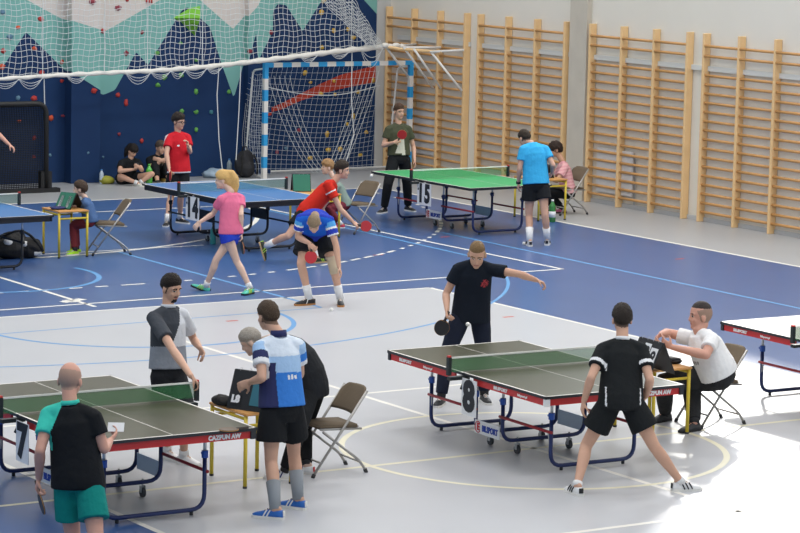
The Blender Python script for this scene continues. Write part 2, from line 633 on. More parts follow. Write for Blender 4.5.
for (c, reg), lst in hold_n.items():
    lst.sort(key=lambda t: t[1])
    for i, (u, v, o) in enumerate(lst):
        if len(lst) == 1:
            gl = 'only %s climbing hold %s' % (c, reg)
        else:
            gl = '%s of the %s climbing holds %s' % (ORD[i] if i < len(lst) - 1 else 'lowest', c, reg)
        tag(o, gl, 'climbing hold', '%s holds %s' % (c, reg))
# green climbing volume
p = wall_hit(190, 20)
bm = bmesh.new()
bm_pts = [wall_hit(173, 18), wall_hit(190, 8), wall_hit(200, 6), wall_hit(199, 18), wall_hit(195, 36), wall_hit(181, 22)]
bv = [bm.verts.new(q) for q in bm_pts]
tip = bm.verts.new(wall_hit(191, 17) + V((.35, 0, 0)))
tip2 = bm.verts.new(wall_hit(191, 23) + V((.28, 0, 0)))
order = [tip, tip, tip, tip2, tip2, tip]
n = len(bv)
for i in range(n):
    k = (i + 1) % n
    a = tip2 if i in (3, 4) else tip
    bm.faces.new((bv[i], bv[k], a))
bm.faces.new((bv[3], tip2, tip)) 
bm.faces.new((bv[5], tip, tip2))
bm.faces.new(bv[::-1])
tag(finish(bm, 'climbing_volume', mat('volume_green', '#7cc23a', .6, noise_amt=.1, noise_scale=20)), 'large faceted lime green climbing volume on a navy mural peak', 'climbing volume')

# ---- raised ball-stop net in front of the back wall
cord = mat('net_cord', '#d9dcdc', .7)
rope_m = mat('net_rope', '#e2ded6', .8, noise_amt=.1, noise_scale=20)
NX = .55
def at_x(u, v, X):
    d = ray(u, v)
    return EYE + d * ((X - EYE.x) / d.x)
ropes = [at_x(u, v, NX) for u, v in ((-12, 80.5), (0, 79), (45, 76), (103, 73), (150, 71), (200, 67.5), (250, 62), (300, 56), (340, 51), (383, 47))]
net = tag(empty('ball_stop_net', (0, 0, 0)), 'white ball-stop net gathered up on a thick rope across the climbing wall', 'net')
def rope_at(y):
    for a, b in zip(ropes[:-1], ropes[1:]):
        if a.y <= y <= b.y:
            t = (y - a.y) / (b.y - a.y)
            return a.lerp(b, t)
    return ropes[-1] if y > ropes[-1].y else ropes[0]
bm = bmesh.new()
ya, yb = ropes[0].y, ropes[-1].y
CELL = .098
ztop = 5.3
ny = int((yb - ya) / CELL)
rg = random.Random(5)
def net_pt(y, z):
    return V((NX + .03 * math.sin(y * 5 + z * 2), y + .018 * math.sin(z * 9 + y * 3), z + .015 * math.sin(y * 14 + z)))
def right_limit(z):
    z0, z1 = ropes[-1].z, at_x(350, 0, NX).z
    y0, y1 = yb, at_x(350, 0, NX).y
    return y0 + (y1 - y0) * (z - z0) / (z1 - z0)
for i in range(ny + 1):
    y = ya + CELL * i
    zb = rope_at(y).z
    pts = []
    z = zb
    while z < ztop and y < right_limit(z) + .02:
        pts.append(net_pt(y, z))
        z += CELL
    if len(pts) > 1:
        tube(bm, pts, .0040, n=4)
z = min(r.z for r in ropes)
while z < ztop:
    pts = []
    y = ya
    while y < min(yb, right_limit(z)) + .01:
        if rope_at(y).z < z:
            pts.append(net_pt(y, z))
        y += CELL / 2
    if len(pts) > 1:
        tube(bm, pts, .0040, n=4)
    z += CELL
finish(bm, 'netting', cord, net)
# second layer of net bunched up at the end towards the corner
bm = bmesh.new()
for i in range(13):
    a = at_x(383 - i * 1.2, 47, NX + .1)
    b = at_x(352 - i * 2.9, -4, NX + .1)
    tube(bm, [a.lerp(b, t / 8) + V((.02 * math.sin(t + i), .02 * math.sin(2 * t + i), 0)) for t in range(9)], .0048, n=4)
for j in range(15):
    t = j / 14
    a = at_x(383, 47, NX + .1).lerp(at_x(352, -4, NX + .1), t)
    b = at_x(368, 47, NX + .1).lerp(at_x(318, -4, NX + .1), t)
    tube(bm, [a.lerp(b, s / 6) + V((0, 0, .03 * math.sin(s * 1.7 + j))) for s in range(7)], .0048, n=4)
finish(bm, 'net_fold', cord, net)
bm = bmesh.new()
pts, rr = [], []
for k in range(140):
    y = ya + (yb - ya) * k / 139
    p = rope_at(y)
    pts.append(p + V((0, 0, .005 * math.sin(k * .9))))
    t = (y - ya) / (yb - ya)
    rr.append((.034 + .016 * t) * (1 + .16 * math.sin(k * 1.1)))
tube(bm, pts, rr, n=8)
finish(bm, 'rope', rope_m, net, smooth=True)
for i, (u0, u1, dv) in enumerate(((-8, 18, 9), (18, 42, 11), (66, 86, 8), (125, 150, 12), (150, 170, 8), (170, 184, 9), (184, 206, 10), (206, 222, 7), (300, 316, 7), (330, 348, 7), (360, 381, 20))):
    bm = bmesh.new()
    for q in range(3):
        pts = []
        for k in range(9):
            t = k / 8
            p = rope_at(at_x(u0 + (u1 - u0) * t, 60, NX).y)
            sag = (dv / 61.0) * (1 - .28 * q) * 4 * t * (1 - t)
            pts.append(p + V((.03 + .02 * q, 0, -.02 - sag)))
        tube(bm, pts, .0045, n=4)
    finish(bm, 'loose_loop', cord, net)
for pl_ in (((44, 76), (44.5, 100), (46, 131)), ((219, 66), (217, 95), (219, 140), (223, 176)), ((241, 63), (239, 110), (236, 160)), ((352, 50), (351.5, 100), (354, 135), (345, 165))):
    bm = bmesh.new()
    tube(bm, [at_x(u, v, NX - .02) for u, v in pl_], .009, n=5)
    finish(bm, 'draw_cord', cord, net)
for y in (at_x(43, 0, NX).y, at_x(105, 0, NX).y, at_x(148, 0, NX).y, at_x(352, 0, NX).y, at_x(203, 0, NX).y):
    bm = bmesh.new()
    tube(bm, [(NX, y, rope_at(y).z), (NX, y, ztop)], .008, n=4)
    finish(bm, 'lift_cord', cord, net)

# ---- folding bracket frame carrying the net at the corner
br = tag(empty('net_bracket', (0, 0, 0)), 'white tubular folding bracket standing out from the wall bars above the goal', 'bracket')
def wall_pt(u, v, Y):
    d = ray(u, v)
    return EYE + d * ((Y - EYE.y) / d.y)
tips = [(386, 47, NX), (404, 47.5, .9), (414, 49, 1.15), (431, 52, 1.4)]
ends = [(414.5, 85), (433, 88), (441, 88.5), (462, 91)]
tipp = []
for (u, v, X), (ue, ve) in zip(tips, ends):
    a = at_x(u, v, X)
    tipp.append(a)
    b = wall_pt(ue, ve, -.17)
    pipe('strut', [a, b], .022, white_metal, br, n=7)
for (u, v, X), (ue, ve) in zip(((386, 46.5, NX), (404, 47.5, .9), (430, 52, 1.4)), ((416, 44.5), (441, 47.5), (464, 50))):
    pipe('arm', [at_x(u, v, X), wall_pt(ue, ve, -.17)], .022, white_metal, br, n=7)
bm = bmesh.new()
tube(bm, [at_x(383, 46, NX), at_x(400, 49, .8), at_x(442, 52, 1.55)], .028, n=7)
finish(bm, 'crossbar', wood, br)
bm = bmesh.new()
for k, u in enumerate((385, 390, 396, 402)):
    ellipsoid(bm, at_x(u, 45.5 + (k % 2), NX + .05), XYZ, (.07, .08, .055), 10, 7)
bm2 = remesh(bm, .02, 1)
mesh_obj(bm2, 'bunched_net', rope_m, br, smooth=True)

# ---- handball goal in the corner
goal_blue = mat('goal_blue', '#2f9fdc', .45)
goal_white = mat('goal_white', '#e6e2dc', .45)
goal = tag(empty('handball_goal', (.3, -3.4, 0)), 'blue and white striped handball goal with a white net against the climbing wall', 'goal')
def striped(name, a, b, n, start):
    bm = bmesh.new()
    a, b = V(a), V(b)
    ax = (b - a) / n
    for i in range(n):
        p, q = a + ax * i, a + ax * (i + 1)
        lo = [min(p[k], q[k]) - (.04 if abs(ax[k]) < 1e-6 else 0) for k in range(3)]
        hi = [max(p[k], q[k]) + (.04 if abs(ax[k]) < 1e-6 else 0) for k in range(3)]
        box(bm, lo, hi, (i + start) % 2)
    return finish(bm, name, [goal_blue, goal_white], goal)
GW = 3.08
striped('goal_post', (0, 0, 0), (0, 0, 2.0), 10, 1)
striped('goal_post', (0, GW, 0), (0, GW, 2.0), 10, 1)
striped('crossbar', (0, -.04, 2.04), (0, GW + .04, 2.04), 17, 0)
# base and net stay tubes
bm = bmesh.new()
for y in (0, GW):
    tube(bm, fillet([(0, y, 1.98), (-.45, y, 1.92), (-.72, y, .05), (0, y, .03)], .1), .018, n=6)
tube(bm, [(-.72, 0, .05), (-.72, GW, .05)], .018, n=6)
finish(bm, 'net_stay', white_metal, goal)
bm = bmesh.new()
C2 = .1
def gnet(y, s):
    """goal net sheet: s from 0 (bar) to 1 (back foot)"""
    x = -.05 - .55 * math.sin(s * PI * .5) - .05 * math.sin(y * 3)
    z = 1.98 * (1 - s) + .02 - .16 * math.sin(s * PI) * math.sin(y / GW * PI)
    return V((max(x, -.78), y, z))
ny = int(GW / C2)
for i in range(ny - 3):
    tube(bm, [gnet(GW * i / ny, k / 20) for k in range(21) if GW * i / ny < GW - .62 + .35 * k / 20], .0023, n=4)
for k in range(1, 21):
    tube(bm, [gnet(GW * i / ny, k / 20) for i in range(ny + 1) if GW * i / ny < GW - .62 + .35 * k / 20], .0023, n=4)
for ys, sg in ((0, 1),):
    for j in range(8):
        x = -.1 - .085 * j
        zt = 1.9 - .012 * j * j
        tube(bm, [V((x + .01 * math.sin(k), ys - sg * .06 * math.sin(k / 10 * PI), .03 + (zt - .03) * k / 10)) for k in range(11)], .003, n=4)
    for k in range(19):
        z = .08 + .1 * k
        x1 = -.7 + max(0, (z - 1.5)) * .5
        tube(bm, [V((-.02, ys, z)), V((x1 / 2, ys - sg * .05, z - .03)), V((x1, ys, z))], .003, n=4)
finish(bm, 'goal_net', cord, goal)
# gathered flap of net hanging across the mouth
bm = bmesh.new()
for i in range(0, 9, 2):
    pts = []
    for k in range(15):
        t = k / 14
        y = (.12 + .055 * i) + (1.22 - .012 * i) * t ** 1.15 * .8
        pts.append(V((-.10 - .05 * math.sin(t * 3), y, 1.78 * (1 - t) ** 1.25 + .06)))
    tube(bm, pts, .0042, n=4)
for i in range(0, 9, 2):
    pts = []
    for k in range(15):
        t = k / 14
        y = GW - (.62 + .05 * i) - (1.0 - .012 * i) * t ** 1.2 * .8
        pts.append(V((-.10 - .05 * math.sin(t * 3), y, 1.85 * (1 - t) ** 1.2 + .06)))
    tube(bm, pts, .0042, n=4)
finish(bm, 'hanging_net', cord, goal)
pipe('net_edge_cord', [gnet((GW - .55) * i / 20, .17 + .05 * math.sin(i / 20 * PI)) + V((.06, 0, 0)) for i in range(21)], .008, cord, goal, n=5)

# ---- black framed goal by the left edge
blackm = mat('matte_black', '#141416', .6)
pf = at_x(46, 190, .9)
fx, fy = .9, at(46, 192).y
fx = at(46, 192).x
bf = tag(empty('folding_goal', (fx, fy, 0)), 'black framed small goal with dark net standing before the climbing wall', 'goal')
bm = bmesh.new()
ztopf = 1.5
tube(bm, fillet([(0, 0, .03), (0, 0, ztopf), (0, -3.2, ztopf)], .2), .045, n=8)
finish(bm, 'frame_tube', blackm, bf, smooth=True)
bm = bmesh.new()
box(bm, (-.08, -3.2, .0), (.10, .22, .07))
box(bm, (-.10, -.1, .0), (.02, .1, .35))
finish(bm, 'base_beam', blackm, bf)
bm = bmesh.new()
yy = -3.1
for i in range(100):
    tube(bm, [(-.05, -.02 - .031 * i, .05), (-.12, -.02 - .031 * i, .8), (-.05, -.02 - .031 * i, ztopf)], .0075, n=4)
for k in range(48):
    tube(bm, [(-.09, 0, .06 + .03 * k), (-.09, -3.15, .06 + .03 * k)], .0075, n=4)
finish(bm, 'dark_net', mat('net_black', '#101218', .8), bf)
# ================================================================ TABLE TENNIS TABLES
t_top_green = mat('top_dark_green', '#434430', .34, spec=.4, noise_amt=.03, noise_scale=3)
t_top_bright = mat('top_bright_green', '#3aa364', .42, spec=.4)
t_top_blue = mat('top_blue', '#3a70ab', .40, spec=.4)
t_white = mat('table_line', '#eeeae2', .45)
t_dark = mat('table_edge_dark', '#24262c', .5)
t_red = mat('apron_red', '#c62a2c', .45)
t_navy = mat('frame_navy', '#1f2f63', .4)
t_black = mat('frame_black', '#17191f', .45)
t_red_bar = mat('brace_red', '#a82d36', .45)
t_collar = mat('collar_blue', '#2156b4', .4)
t_panel_blue = mat('panel_pale_blue', '#c6d8ee', .45)
t_net_green = mat('net_green', '#3f7f4f', .8, alpha=.68)
t_net_tape = mat('net_tape', '#e6e6e0', .6)
t_post = mat('post_dark', '#1b2426', .5)
card_white = mat('card_white', '#e9eaec', .6)
ink_black = mat('ink_black', '#1c1f27', .6)
ink_white = mat('ink_white', '#efefef', .6)
ink_red = mat('ink_red', '#c8323a', .6)
ink_blue = mat('ink_blue', '#2947a6', .6)
tyre = mat('caster_grey', '#3c3f44', .5)
alu = mat('tube_inner', '#c6ccd2', .35, metal=.4)
red_tip = mat('post_tip_red', '#c8312c', .5)

def tt_table(name_label, X, Y, yaw, top, frame, brace, apron, collar, panel, net_col, number, number_bg=True, logo=True, apron_text=True, x_near=True):
    e = tag(empty('table_tennis_table', (X, Y, 0), yaw), name_label, 'table tennis table', 'table tennis tables')
    L, W, H = 1.37, .7625, .76
    for s in (-1, 1):
        bm = bmesh.new()
        x0, x1 = (.004, L) if s > 0 else (-L, -.004)
        box(bm, (x0, -W, H - .025), (x1, W, H), 0)
        bm.faces.ensure_lookup_table()
        for f in bm.faces:
            if abs(f.calc_center_median().z - (H - .0125)) < .005:
                f.material_index = 2
        z = H + .0012
        def strip(ax0, ay0, ax1, ay1):
            f = bm.faces.new([bm.verts.new(p) for p in ((ax0, ay0, z), (ax1, ay0, z), (ax1, ay1, z), (ax0, ay1, z))])
            f.material_index = 1
        strip(x0, -W, x1, -W + .022)
        strip(x0, W - .022, x1, W)
        xe = L if s > 0 else -L
        strip(min(xe, xe - s * .022), -W, max(xe, xe - s * .022), W)
        strip(x0, -.004, x1, .004)
        finish(bm, 'table_top', [top, t_white, t_dark], e, recalc=False)
        # apron under the rim
        bm = bmesh.new()
        a0, a1 = (.16, L - .02) if s > 0 else (-L + .05, -.16)
        hb = .058 if apron is not None else .012
        box(bm, (a0, -W + .015, H - .03 - hb), (a1, -W + .035, H - .026))
        box(bm, (a0, W - .035, H - .03 - hb), (a1, W - .015, H - .026))
        xx = s * (L - .03)
        box(bm, (xx - .01, -W + .05, H - .03 - hb), (xx + .01, W - .05, H - .026))
        ap = finish(bm, 'apron', apron or t_dark, e)
        if apron is t_red:
            bm = bmesh.new()
            for sy in (-1, 1):
                bm = bmesh.new()
                box(bm, (s * (L - .024) - .02, sy * (W - .03) - .024, H - .03 - hb - .004), (s * (L - .024) + .02, sy * (W - .03) + .024, H - .026))
                finish(bm, 'apron_corner', card_white if (sy < 0 and s > 0) else t_dark, ap)

            if apron_text:
                if s > 0:
                    lettering('lettering', 'CAZPUN AW', .052, (0, 1, 0), (0, 0, 1), (xx + .012, .47, H - .058), ink_white, ap, .003, sx=.95)
                lettering('lettering', 'BILSPORT', .04, (1, 0, 0), (0, 0, 1), (s * .62 if s > 0 else -1.05, -W + .013, H - .058), ink_white, ap, .002, sx=1.3)
                lettering('lettering', 'bilsport.pl', .03, (1, 0, 0), (0, 0, 1), (s * .62 + .36 if s > 0 else -.64, -W + .013, H - .06), ink_white, ap, .001, sx=1.3)
        # outer and inner U shaped leg frames
        for xo, yw, is_in in ((s * 1.03, .46, False), (s * .23, .46, True)):
            r = .019
            pts = fillet([(xo, -yw, .50), (xo, -yw, .045 if not is_in else .13), (xo, yw, .045 if not is_in else .13), (xo, yw, .50)], .13)
            lg = pipe('leg_frame', pts, r, frame, e, n=8)
            for sy in (-1, 1):
                pipe('leg_tube', [(xo, sy * yw, .47), (xo, sy * yw, H - .03)], .014, alu, lg, n=7)
                bm = bmesh.new()
                tube(bm, [(xo, sy * yw, .475), (xo, sy * yw, .535)], .029, n=8)
                tube(bm, [(xo - .02, sy * yw, .505), (xo - .05, sy * yw, .505)], .013, n=6)
                finish(bm, 'collar', collar, lg)
                if is_in:
                    yc = sy * (yw - .17)
                    bm = bmesh.new()
                    tube(bm, [(xo, yc, .16), (xo, yc, .085)], .01, n=6)
                    box(bm, (xo - .018, yc - .022, .04), (xo + .018, yc - .016, .1))
                    box(bm, (xo - .018, yc + .016, .04), (xo + .018, yc + .022, .1))
                    cs = finish(bm, 'caster', steel, e)
                    bm = bmesh.new()
                    tube(bm, [(xo, yc - .013, .042), (xo, yc + .013, .042)], .042, n=14)
                    finish(bm, 'wheel', tyre, cs, smooth=False)
                else:
                    bm = bmesh.new()
                    yc = sy * (yw - .12)
                    tube(bm, [(xo, yc, .04), (xo, yc, .002)], .016, n=7)
                    finish(bm, 'levelling_foot', t_dark, e)
        # braces along the table
        for sy in (-1, 1):
            pipe('brace', [(s * 1.06, sy * .475, .36), (s * .20, sy * .475, .36)], .014, brace, e, n=7)
            pipe('stay', [(s * 1.0, sy * .475, .36), (s * 1.03, sy * .46, .2)], .007, steel, e, n=5)
    pz = (.15, .29) if panel is not t_black else (.33, .49)
    bbox_obj('link_panel', (-.21, .452, pz[0]), (.21, .462, pz[1]), panel, e)
    if not logo:
        bbox_obj('link_panel', (-.21, -.462, pz[0]), (.21, -.452, pz[1]), panel, e)
    # net with posts and clamps
    n = empty('net_set')
    n.parent = e
    yo = W + .1525
    bm = bmesh.new()
    def npt(y, z): return (0, y, z)
    vs = [bm.verts.new(p) for p in ((0, -yo + .02, H + .012), (0, yo - .02, H + .012), (0, yo - .02, H + .14), (0, -yo + .02, H + .14))]
    bm.faces.new(vs)
    finish(bm, 'net', net_col, n)
    bm = bmesh.new()
    box(bm, (-.005, -yo + .01, H + .138), (.005, yo - .01, H + .153))
    finish(bm, 'net_tape', t_net_tape, n)
    for sy in (-1, 1):
        bm = bmesh.new()
        box(bm, (-.022, sy * yo - .016, H - .015), (.022, sy * yo + .016, H + .153))
        lo, hi = sorted((sy * (W - .06), sy * yo))
        box(bm, (-.03, lo, H - .062), (.03, hi, H - .03))
        po = finish(bm, 'net_post', t_post, n)
        bm = bmesh.new()
        box(bm, (-.018, sy * yo - .014, H + .153), (.018, sy * yo + .014, H + .168))
        finish(bm, 'post_tip', red_tip, po)
        pipe('clamp_screw', [(0, sy * (W - .03), H - .06), (.02, sy * (W + .03), H - .15)], .012, t_post, po, n=6)
    # number card hanging under the net on the near long side
    cd = None
    if number:
        cd = empty('number_card')
        cd.parent = e
    cw = .25 if len(number) == 1 else .38
    cx, cy, cz = (.15 if len(number) == 1 else .17), -W - .02, .55
    if number and number_bg:
        bbox_obj('card', (cx - cw / 2, cy - .003, cz - .17), (cx + cw / 2, cy + .003, cz + .17), card_white, cd)
    for i, ch in enumerate(number):
        dx = (i - (len(number) - 1) / 2) * .18
        lettering('numeral', ch, .38, (1, 0, 0), (0, 0, 1), (cx + dx, cy - .006, cz), ink_black, cd, .020, sx=1.0 if len(number) == 1 else .78)
    if logo:
        lg = bbox_obj('sponsor_plate', (-.21, -.482, .14), (.21, -.474, .265), card_white, e)
        lettering('lettering', 'BILSPORT', .078, (1, 0, 0), (0, 0, 1), (.055, -.486, .198), ink_blue, lg, .003, sx=.80)
        lettering('lettering', 'E', .09, (1, 0, 0), (0, 0, 1), (-.145, -.486, .203), ink_red, lg, .004)
        bm = bmesh.new()
        c = V((-.150, -.486, .203))
        ring = [c + V((.048 * math.cos(t), 0, .052 * math.sin(t))) for t in [PI * .25 + k * PI * 1.5 / 12 for k in range(13)]]
        tube(bm, ring, .005, n=4)
        finish(bm, 'emblem_ring', ink_red, lg)
    return e

tt_table('dark green table with red apron and number 8 card, in the middle of the court', 22.511, -13.233, -.0297, t_top_green, t_navy, t_red_bar, t_red, t_collar, t_panel_blue, t_net_green, '8')
tt_table('dark green table with red apron and number 7 card, beside the bald man', 22.585, -17.756, -.0156, t_top_green, t_navy, t_red_bar, t_red, t_collar, t_panel_blue, t_net_green, '7')
tt_table('bright green table with number 15 card, near the wall bars', 7.629, -4.092, .0157, t_top_bright, t_navy, t_red_bar, None, t_navy, t_panel_blue, mat('net_bright_green', '#3a8a55', .8, alpha=.5), '15', apron_text=False)
tt_table('blue table with black frame and number 14 card, behind the girl in pink', 7.993, -8.334, .03, t_top_blue, t_black, t_black, t_black, t_black, t_black, mat('net_teal', '#3c7a72', .8, alpha=.5), '14', logo=False, apron_text=False)
tt_table('blue table with black frame cut off by the left edge, beside the boy', 8.42, -12.86, .02, t_top_blue, t_black, t_black, t_black, t_black, t_black, mat('net_teal', '#3c7a72', .8, alpha=.5), '', logo=False, apron_text=False)
tt_table('sunlit table with red apron cut off by the right edge of the photo', 22.43, -9.05, -.02, t_top_green, t_navy, t_red_bar, t_red, t_collar, t_panel_blue, t_net_green, '')

# ================================================================ SCORER DESKS
desk_yellow = mat('desk_yellow', '#dcc23c', .4)
desk_wood = mat('desk_top_wood', '#d09a5a', .45, noise_amt=.1, noise_scale=8)
desk_edge = mat('desk_end_cap', '#2b2b2b', .6)
def desk(label, x, y, rz, w=.66, d=.50, h=.66):
    e = tag(empty('scorer_desk', (x, y, 0), rz), label, 'desk', 'small scorer desks')
    bm = bmesh.new()
    box(bm, (-w / 2 - .03, -d / 2 - .02, h - .022), (w / 2 + .03, d / 2 + .02, h))
    bmesh.ops.bevel(bm, geom=bm.edges[:], offset=.006, segments=2, affect='EDGES')
    finish(bm, 'desk_top', desk_wood, e)
    for sx in (-1, 1):
        for sy in (-1, 1):
            lx, ly = sx * w / 2, sy * d / 2
            lg = pipe('leg', [(lx, ly, .015), (lx, ly, h - .022)], .018, desk_yellow, e, n=8)
            pipe('foot_cap', [(lx, ly, 0), (lx, ly, .02)], .02, desk_edge, lg, n=8)
        pipe('side_rail', [(sx * w / 2, -d / 2, h - .11), (sx * w / 2, d / 2, h - .11)], .014, desk_yellow, e, n=7)
    for sy in (-1, 1):
        pipe('rail', [(-w / 2, sy * d / 2, h - .05), (w / 2, sy * d / 2, h - .05)], .014, desk_yellow, e, n=7)
    return e
desk('yellow legged desk at the corner of table 7, with a black pouch on it', 22.62, -16.30, 0, .60, .46)
desk('yellow legged desk at the corner of table 8, in front of the umpire in white', 22.38, -11.70, 0, .60, .42)
_n = at(59.6, 258.5).lerp(at(87, 257), .5)
desk('yellow legged desk in front of the seated boy in blue', _n.x - .26, _n.y, 0, .50, .43)
desk('yellow legged desk near the wall bars, beside the man in cyan', 7.25, -2.28, 0, .66, .52)
desk('yellow legged desk behind the two players in red and blue', 7.80, -6.82, 0, .66, .46)

# ================================================================ FOLDING CHAIRS
ch_fabric = mat('chair_fabric', '#6f6252', .85, spec=.2, noise_amt=.1, noise_scale=60)
ch_metal = mat('chair_tube', '#a9a6a2', .35, metal=.5)
ch_cap = mat('rubber_cap', '#333335', .7)
def make_chair():
    e = empty('folding_chair')
    for s in (-1, 1):
        x = s * .205
        lg = pipe('back_tube', [(x, .27, .02), (x, -.26, .745)], .0125, ch_metal, e, n=7)
        pipe('cap', [(x, .276, .0), (x, .262, .035)], .018, ch_cap, lg, n=7)
        x2 = s * .185
        l2 = pipe('leg', fillet([(x2, .17, .40), (x2, -.20, .12), (x2, -.27, .02)], .1), .0125, ch_metal, e, n=7)
        pipe('cap', [(x2, -.278, .0), (x2, -.262, .035)], .018, ch_cap, l2, n=7)
        pipe('seat_rail', [(x2, .2, .425), (x2, -.22, .405)], .011, ch_metal, e, n=6)
    pipe('crossbar', [(-.215, .20, .13), (.215, .20, .13)], .009, ch_metal, e, n=6)
    pipe('crossbar', [(-.185, -.22, .10), (.185, -.22, .10)], .009, ch_metal, e, n=6)
    bm = bmesh.new()
    box(bm, (-.195, -.20, .405), (.195, .22, .445))
    bmesh.ops.bevel(bm, geom=[ed for ed in bm.edges], offset=.018, segments=3, affect='EDGES')
    for v in bm.verts:
        v.co.z += .02 * (v.co.y + .2) / .42
        if v.co.z > .43:
            v.co.z += .008 * (1 - (v.co.x / .2) ** 2)
    finish(bm, 'seat', ch_fabric, e, smooth=True)
    # curved padded backrest
    bm = bmesh.new()
    n = 8
    rows = []
    for zz in (.545, .57, .65, .72, .755, .765):
        t = (zz - .545) / .22
        wz = .205 * (1 - .30 * max(0, t - .75) / .25) * (1 if zz > .55 else .93)
        yc = .27 - .53 * (zz - .02) / .725
        for side in (1, -1):
            pass
        fr_, bk_ = [], []
        for k in range(n + 1):
            u = -1 + 2 * k / n
            dy = -.035 * (1 - u * u)
            th = .018 * (1 - .3 * abs(u)) * (0.55 if zz in (.545, .765) else 1)
            fr_.append(bm.verts.new((u * wz, yc + dy + th, zz)))
            bk_.append(bm.verts.new((u * wz, yc + dy - th, zz)))
        rows.append(fr_ + bk_[::-1])
    m = len(rows[0])
    for a, b in zip(rows[:-1], rows[1:]):
        for k in range(m):
            bm.faces.new((a[k], a[(k + 1) % m], b[(k + 1) % m], b[k]))
    bm.faces.new(rows[0])
    bm.faces.new(rows[-1])
    finish(bm, 'backrest', ch_fabric, e, smooth=True)
    return e
chair0 = make_chair()
def rz_for(dx, dy):
    """rotation that turns local +Y to world direction (dx, dy)"""
    return math.atan2(-dx, dy)
first = [True]
def chair(label, x, y, dirv):
    o = chair0 if first[0] else copy_tree(chair0)
    first[0] = False
    o.location = (x, y, 0)
    o.rotation_euler = (0, 0, rz_for(dirv.x, dirv.y))
    tag(o, label, 'chair', 'folding chairs')
    return o
chair('empty brown padded folding chair beside table 7, behind the boy in blue', 22.62, -15.50, V((-.04, -1, 0)))
chair('brown padded folding chair under the umpire in white', 22.35, -10.93, V((-.02, -1, 0)))
chair('brown padded folding chair under the seated boy', 8.46, -10.59, V((-.25, -.97, 0)))
chair('brown padded folding chair behind the child, beside the player bending in red', 7.67, -5.97, V((.21, -.97, 0)))
chair('brown padded folding chair under the woman in pink by the wall bars', 6.91, -1.49, V((-.03, -1, 0)))

# ================================================================ SCOREBOARDS AND DESK THINGS
sb_black = mat('scoreboard_black', '#15171c', .5)
sb_teal = mat('scoreboard_teal', '#2f6f80', .6)
sb_green = mat('scoreboard_green', '#1d6f57', .6)
def easel(label, loc, rz, w=.34, h=.30, spread=.14, front=None):
    """A-frame flip scoreboard: two leaning boards hinged on top"""
    e = tag(empty('flip_scoreboard', loc, rz), label, 'scoreboard', 'flip scoreboards')
    for s in (-1, 1):
        bm = bmesh.new()
        a = V((0, s * spread, 0.004)); b = V((0, s * .006, h))
        nrm = V((0, s * h, spread)).normalized() * .004
        vs = []
        for x in (-w / 2, w / 2):
            for p in (a, b):
                for q in (-1, 1):
                    vs.append(bm.verts.new(p + V((x, 0, 0)) + nrm * q))
        # order: x0 a-,a+,b-,b+ ; x1 a-,a+,b-,b+
        for f in ((0, 1, 3, 2), (4, 6, 7, 5), (0, 4, 5, 1), (2, 3, 7, 6), (0, 2, 6, 4), (1, 5, 7, 3)):
            bm.faces.new([vs[i] for i in f])
        finish(bm, 'board', sb_black, e)
    for k in range(4):
        x = (-.35 + .233 * k) * w
        bm = bmesh.new()
        c = V((x, 0, h + .004))
        tube(bm, [c + V((0, .016 * math.cos(t), .016 * math.sin(t))) for t in [2 * PI * i / 10 for i in range(11)]], .002, n=4)
        finish(bm, 'ring', steel, e)
    return e
def flap(parent, w, h, spread, xc, cw, z0, z1, side, m, txt=None, tm=None, size=.12, rot=0.0, bold=.006):
    """number flap lying on one board of the easel"""
    s = side
    up = V((0, -s * (spread - .006), h)).normalized()
    nrm = V((0, s * h, spread)).normalized()
    xdir = V((-s, 0, 0))
    base = V((xc, s * spread, 0)) + nrm * .009
    a, b = base + up * z0, base + up * z1
    bm = bmesh.new()
    vs = [bm.verts.new(p) for p in (a - xdir * cw / 2, a + xdir * cw / 2, b + xdir * cw / 2, b - xdir * cw / 2)]
    f = bm.faces.new(vs)
    r = bmesh.ops.extrude_face_region(bm, geom=[f])
    for v in r['geom']:
        if isinstance(v, bmesh.types.BMVert):
            v.co += nrm * .002
    fl = finish(bm, 'number_flap', m, parent)
    if txt:
        x2 = xdir * math.cos(rot) + up * math.sin(rot)
        y2 = up * math.cos(rot) - xdir * math.sin(rot)
        lettering('numeral', txt, size, x2, y2, (a + b) / 2 + nrm * .004, tm, fl, bold, .001)
    return fl
DH = .66
# --- table 7 desk: scoreboard and a black pouch
c7 = atd(238, 396, depth(at(238, 413, DH)))
p = at(240, 409, DH)
sb = easel('black flip scoreboard on the desk at table 7, held by the boy in blue', (p.x + .05, p.y + .12, DH), .45, .42, .33, .13)
flap(sb, .42, .33, .13, -.13, .10, .04, .14, -1, sb_black, 'L8', ink_white, .085)
flap(sb, .42, .33, .13, .10, .16, .05, .30, -1, sb_teal)
bm = bmesh.new()
q = at(222, 405, DH)
ellipsoid(bm, (0, 0, .045), XYZ, (.12, .085, .05), 14, 9, fn=lambda d: 1 + .25 * noise.noise(d * 2.1))
ellipsoid(bm, (.07, .03, .04), XYZ, (.08, .07, .045), 12, 8, fn=lambda d: 1 + .2 * noise.noise(d * 2.6))
for v in bm.verts: v.co.z = max(v.co.z, .001)
bag_black = mat('bag_black', '#1b1a1a', .8, bump=.4, bump_scale=40)
tag(mesh_obj(remesh(bm, .012, 1), 'pouch', bag_black, None, True, loc=(q.x, q.y, DH)), 'crumpled black pouch on the desk at table 7', 'pouch')
